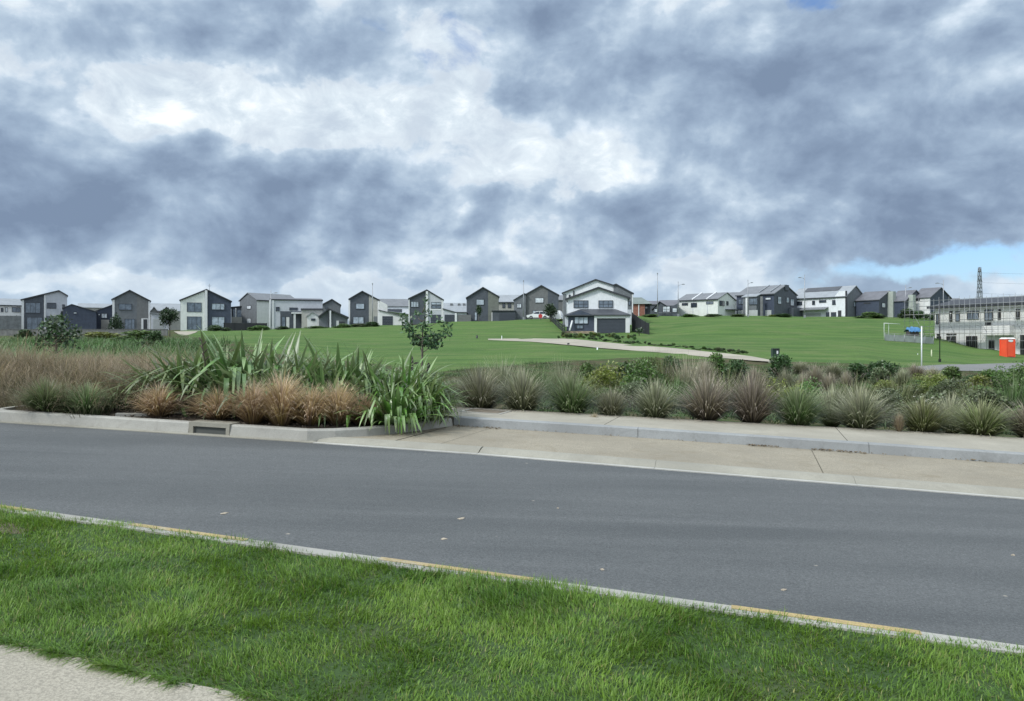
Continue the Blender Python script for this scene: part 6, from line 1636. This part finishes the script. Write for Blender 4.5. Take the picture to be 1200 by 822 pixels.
# ================================================================== sky, light, camera
def build_world():
    w = bpy.data.worlds.new('World'); scene.world = w; w.use_nodes = True
    nt = w.node_tree; nt.nodes.clear()
    out = N(nt, 'ShaderNodeOutputWorld'); bg = N(nt, 'ShaderNodeBackground')
    L(nt, bg.outputs[0], out.inputs[0]); bg.inputs['Strength'].default_value = 1.0
    sd = Vector((-.58, -.42, .72)).normalized()
    sky = N(nt, 'ShaderNodeTexSky'); sky.sky_type = 'NISHITA'; sky.sun_disc = False
    sky.sun_elevation = math.asin(sd.z); sky.sun_rotation = math.atan2(sd.x, sd.y)
    tc = N(nt, 'ShaderNodeTexCoord'); d = tc.outputs['Generated']
    nrm = N(nt, 'ShaderNodeVectorMath', operation='NORMALIZE'); L(nt, d, nrm.inputs[0]); d = nrm.outputs[0]
    sx = N(nt, 'ShaderNodeSeparateXYZ'); L(nt, d, sx.inputs[0])
    X, Y, Z = sx.outputs
    az = math_(nt, 'ARCTAN2', X, Y); el = math_(nt, 'ARCSINE', Z)
    # ragged warp of the cloud masses
    sc = N(nt, 'ShaderNodeVectorMath', operation='MULTIPLY'); sc.inputs[1].default_value = (1, 1, 1.4); L(nt, d, sc.inputs[0]); q = sc.outputs[0]
    wn = N(nt, 'ShaderNodeTexNoise'); wn.inputs['Scale'].default_value = 7; wn.inputs['Detail'].default_value = 6; wn.inputs['Roughness'].default_value = .54
    L(nt, q, wn.inputs['Vector'])
    ws = N(nt, 'ShaderNodeVectorMath', operation='SUBTRACT'); ws.inputs[1].default_value = (.5, .5, .5); L(nt, wn.outputs['Color'], ws.inputs[0])
    cb = N(nt, 'ShaderNodeCombineXYZ'); L(nt, az, cb.inputs[0]); L(nt, el, cb.inputs[1])
    wm = N(nt, 'ShaderNodeVectorMath', operation='MULTIPLY_ADD'); wm.inputs[1].default_value = (.26, .14, 0)
    L(nt, ws.outputs[0], wm.inputs[0]); L(nt, cb.outputs[0], wm.inputs[2])
    P = wm.outputs[0]
    def ang(px, py):
        a = math.atan((px-600)/F); return a, math.atan((400-py)/F*math.cos(a))
    # (photo x, y, half width, half height, amount): + dark mass, - bright gap
    blobs = [
     (215, 40, 330, 75, .62), (130, 35, 130, 45, .22), (390, 60, 90, 50, .25), (20, 125, 75, 50, .50),
     (120, 225, 270, 72, .70), (200, 205, 150, 55, .42), (60, 245, 160, 45, .22), (330, 255, 180, 55, .36),
     (500, 270, 160, 50, .68), (450, 255, 60, 35, .12), (640, 262, 150, 55, .42), (560, 190, 120, 40, .18),
     (700, 70, 130, 85, .62), (740, 100, 70, 45, .25), (620, 90, 60, 70, .2), (850, 90, 190, 90, .55), (1080, 70, 210, 110, .72), (1010, 120, 190, 75, .40),
     (1130, 175, 190, 60, .62), (960, 180, 170, 60, .50), (830, 190, 120, 60, .40), (940, 262, 190, 42, .70), (1130, 265, 150, 40, .52),
     (800, 275, 110, 45, .40), (1190, 235, 90, 50, .3), (250, 300, 260, 22, .25), (560, 312, 190, 20, .30), (700, 300, 120, 25, .25), (960, 300, 120, 20, .15), (300, 345, 600, 30, -.3), (60, 150, 50, 25, .15),
     (-300, 200, 400, 160, .5), (1600, 150, 400, 200, .55), (30, 318, 120, 14, .2),
     (310, 125, 190, 48, -.55), (150, 105, 130, 26, -.35), (440, 155, 130, 40, -.35), (520, 60, 70, 70, -.40), (560, 130, 70, 40, -.25),
     (640, 165, 70, 40, -.25), (520, 225, 70, 18, -.25), (390, 300, 60, 12, -.25), (820, 322, 50, 22, -.45), (60, 325, 110, 14, -.35),
     (895, 195, 70, 22, -.22), (1170, 270, 60, 20, -.2), (690, 210, 60, 30, -.2), (60, 288, 120, 12, -.3), (860, 65, 60, 22, -.12), (700, 65, 30, 25, -.25)]
    acc = None
    for (x, y, a, b, amt) in blobs:
        A, E = ang(x, y)
        s = N(nt, 'ShaderNodeVectorMath', operation='SUBTRACT'); L(nt, P, s.inputs[0]); s.inputs[1].default_value = (A, E, 0)
        m = N(nt, 'ShaderNodeVectorMath', operation='MULTIPLY'); L(nt, s.outputs[0], m.inputs[0])
        m.inputs[1].default_value = (F/a/1.25*math.cos(A), F/b/1.25, 0)
        ln = N(nt, 'ShaderNodeVectorMath', operation='LENGTH'); L(nt, m.outputs[0], ln.inputs[0])
        v = mapr(nt, ln.outputs['Value'], 1.1, .0, 0, amt)
        acc = v if acc is None else math_(nt, 'ADD', acc, v)
    # billows: fine relief, lit from above
    def fb(off, sc_, de, ro):
        o = N(nt, 'ShaderNodeVectorMath', operation='ADD'); L(nt, q, o.inputs[0]); o.inputs[1].default_value = off
        return noise(nt, o.outputs[0], sc_, de, ro, dist=.15)
    n1 = fb((0, 0, 0), 5.5, 7, .46); r1 = fb((3.1, 0, 0), 8.0, 7, .53); r2 = fb((3.1-.014, 0, .034), 8.0, 7, .53)
    big = noise(nt, q, 2.6, 3, .6, dist=.2)
    mid = noise(nt, q, 15, 6, .64, dist=.5)
    bill = math_(nt, 'ABSOLUTE', math_(nt, 'MULTIPLY_ADD', mid, 2, -1))      # cauliflower edges
    relief = math_(nt, 'SUBTRACT', r2, r1)
    acc = math_(nt, 'DIVIDE', acc, math_(nt, 'MULTIPLY_ADD', math_(nt, 'ABSOLUTE', acc), .62, 1.0))
    dens = math_(nt, 'MULTIPLY_ADD', acc, .98, .20)
    dens = math_(nt, 'ADD', dens, math_(nt, 'MULTIPLY_ADD', n1, 1.5, -.75))
    dens = math_(nt, 'ADD', dens, math_(nt, 'MULTIPLY_ADD', big, .7, -.35))
    dens = math_(nt, 'ADD', dens, math_(nt, 'MULTIPLY_ADD', bill, .20, -.04))
    dens = math_(nt, 'ADD', dens, mapr(nt, el, .40, .55, 0, -.12))
    dens = math_(nt, 'ADD', dens, mapr(nt, el, .10, .02, 0, .1))
    # a high bright deck, and the low dark cumulus in front of it with its own edge
    hi = math_(nt, 'ADD', math_(nt, 'MULTIPLY_ADD', mid, 1.5, -.2), math_(nt, 'MULTIPLY', dens, .35))
    hi = math_(nt, 'MULTIPLY_ADD', relief, 1.4, hi)
    rb = ramp(nt, [(.16, (.82, .865, .90)), (.40, (.60, .68, .745)), (.70, (.45, .53, .62)), (1, (.37, .45, .55))]); L(nt, hi, rb.inputs[0])
    lo = math_(nt, 'MULTIPLY_ADD', relief, 2.6, dens)
    lo = math_(nt, 'ADD', lo, math_(nt, 'MULTIPLY_ADD', mid, .34, -.17))
    lo = mapr(nt, lo, .10, 1.3, 0, 1, smooth=False)
    ra = ramp(nt, [(0, (.58, .665, .755)), (.2, (.42, .515, .62)), (.45, (.295, .383, .50)), (.72, (.22, .293, .405)), (1, (.168, .228, .33))]); L(nt, lo, ra.inputs[0])
    edge = math_(nt, 'MULTIPLY_ADD', relief, 1.6, dens)
    edge = math_(nt, 'ADD', edge, math_(nt, 'MULTIPLY_ADD', mid, .28, -.14))
    rim = math_(nt, 'MULTIPLY', mapr(nt, edge, -.3, .22), .16)
    bright = mix(nt, rim, rb.outputs[0], (.86, .89, .91))
    cloud = mix(nt, mapr(nt, edge, .15, .33), bright, ra.outputs[0])
    # clear holes
    n3 = noise(nt, q, 16, 7, .6, dist=.4)
    hole = None
    for (x, y, a, b, amt) in [(970, -16, 70, 24, .8), (1130, 318, 170, 24, .60), (1185, 328, 110, 24, .45), (1040, 326, 120, 16, .3), (560, 42, 60, 45, .5), (450, 20, 30, 18, .6), (490, 80, 60, 10, .5), (780, 318, 70, 12, .3)]:
        A, E = ang(x, y)
        s = N(nt, 'ShaderNodeVectorMath', operation='SUBTRACT'); L(nt, P, s.inputs[0]); s.inputs[1].default_value = (A, E, 0)
        m = N(nt, 'ShaderNodeVectorMath', operation='MULTIPLY'); L(nt, s.outputs[0], m.inputs[0])
        m.inputs[1].default_value = (F/a/1.25*math.cos(A), F/b/1.25, 0)
        ln = N(nt, 'ShaderNodeVectorMath', operation='LENGTH'); L(nt, m.outputs[0], ln.inputs[0])
        v = mapr(nt, ln.outputs['Value'], 1.0, .2, 0, amt)
        hole = v if hole is None else math_(nt, 'ADD', hole, v)
    hf = mapr(nt, math_(nt, 'ADD', hole, math_(nt, 'MULTIPLY_ADD', n3, 1.6, -1.12)), .0, .75)
    hf = math_(nt, 'MULTIPLY', hf, mapr(nt, hole, 0, .25))
    sk = N(nt, 'ShaderNodeVectorMath', operation='SCALE'); tint = mix(nt, 1.0, sky.outputs[0], (.78, 1.0, 1.3), 'MULTIPLY'); L(nt, tint, sk.inputs[0]); sk.inputs['Scale'].default_value = SKY_STRENGTH
    # unseen sky overhead and around the sun, brightened to add light
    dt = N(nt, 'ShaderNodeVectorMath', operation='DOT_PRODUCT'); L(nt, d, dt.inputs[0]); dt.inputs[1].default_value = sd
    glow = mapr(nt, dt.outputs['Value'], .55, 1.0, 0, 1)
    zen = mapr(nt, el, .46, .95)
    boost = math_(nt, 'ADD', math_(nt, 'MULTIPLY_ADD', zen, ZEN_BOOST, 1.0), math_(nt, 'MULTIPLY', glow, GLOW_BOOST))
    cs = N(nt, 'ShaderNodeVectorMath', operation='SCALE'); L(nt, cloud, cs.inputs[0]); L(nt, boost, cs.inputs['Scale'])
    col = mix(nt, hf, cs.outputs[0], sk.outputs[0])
    # thin haze of cloud low down
    low = mapr(nt, el, .115, .0, 0, .6)
    col = mix(nt, low, col, (.42, .53, .64))
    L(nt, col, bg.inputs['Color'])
    # sun
    lt = bpy.data.lights.new('sun', 'SUN'); lt.energy = SUN_E; lt.angle = math.radians(SUN_ANGLE); lt.color = (1, .975, .92)
    so = bpy.data.objects.new('sun', lt); COL.objects.link(so)
    so.rotation_euler = (-sd).to_track_quat('-Z', 'Y').to_euler()
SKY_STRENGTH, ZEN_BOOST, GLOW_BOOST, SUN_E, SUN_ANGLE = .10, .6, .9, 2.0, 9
build_world()
cam = bpy.data.cameras.new('camera'); co = bpy.data.objects.new('camera', cam); COL.objects.link(co)
co.location = (0, 0, CH); co.rotation_euler = (math.radians(90), 0, 0)
cam.sensor_width = 36; cam.lens = 36*F/1200; cam.sensor_fit = 'HORIZONTAL'
cam.shift_y = -11/1200; cam.clip_end = 9000; cam.clip_start = .05
scene.camera = co
scene.view_settings.view_transform = 'Standard'; scene.view_settings.look = 'None'
scene.view_settings.exposure = 0.34
scene.view_settings.gamma = 1; scene.view_settings.use_curve_mapping = False
scene.cycles.max_bounces = 6; scene.cycles.diffuse_bounces = 3; scene.cycles.glossy_bounces = 2
scene.cycles.transmission_bounces = 3; scene.cycles.transparent_max_bounces = 4
scene.cycles.use_denoising = True
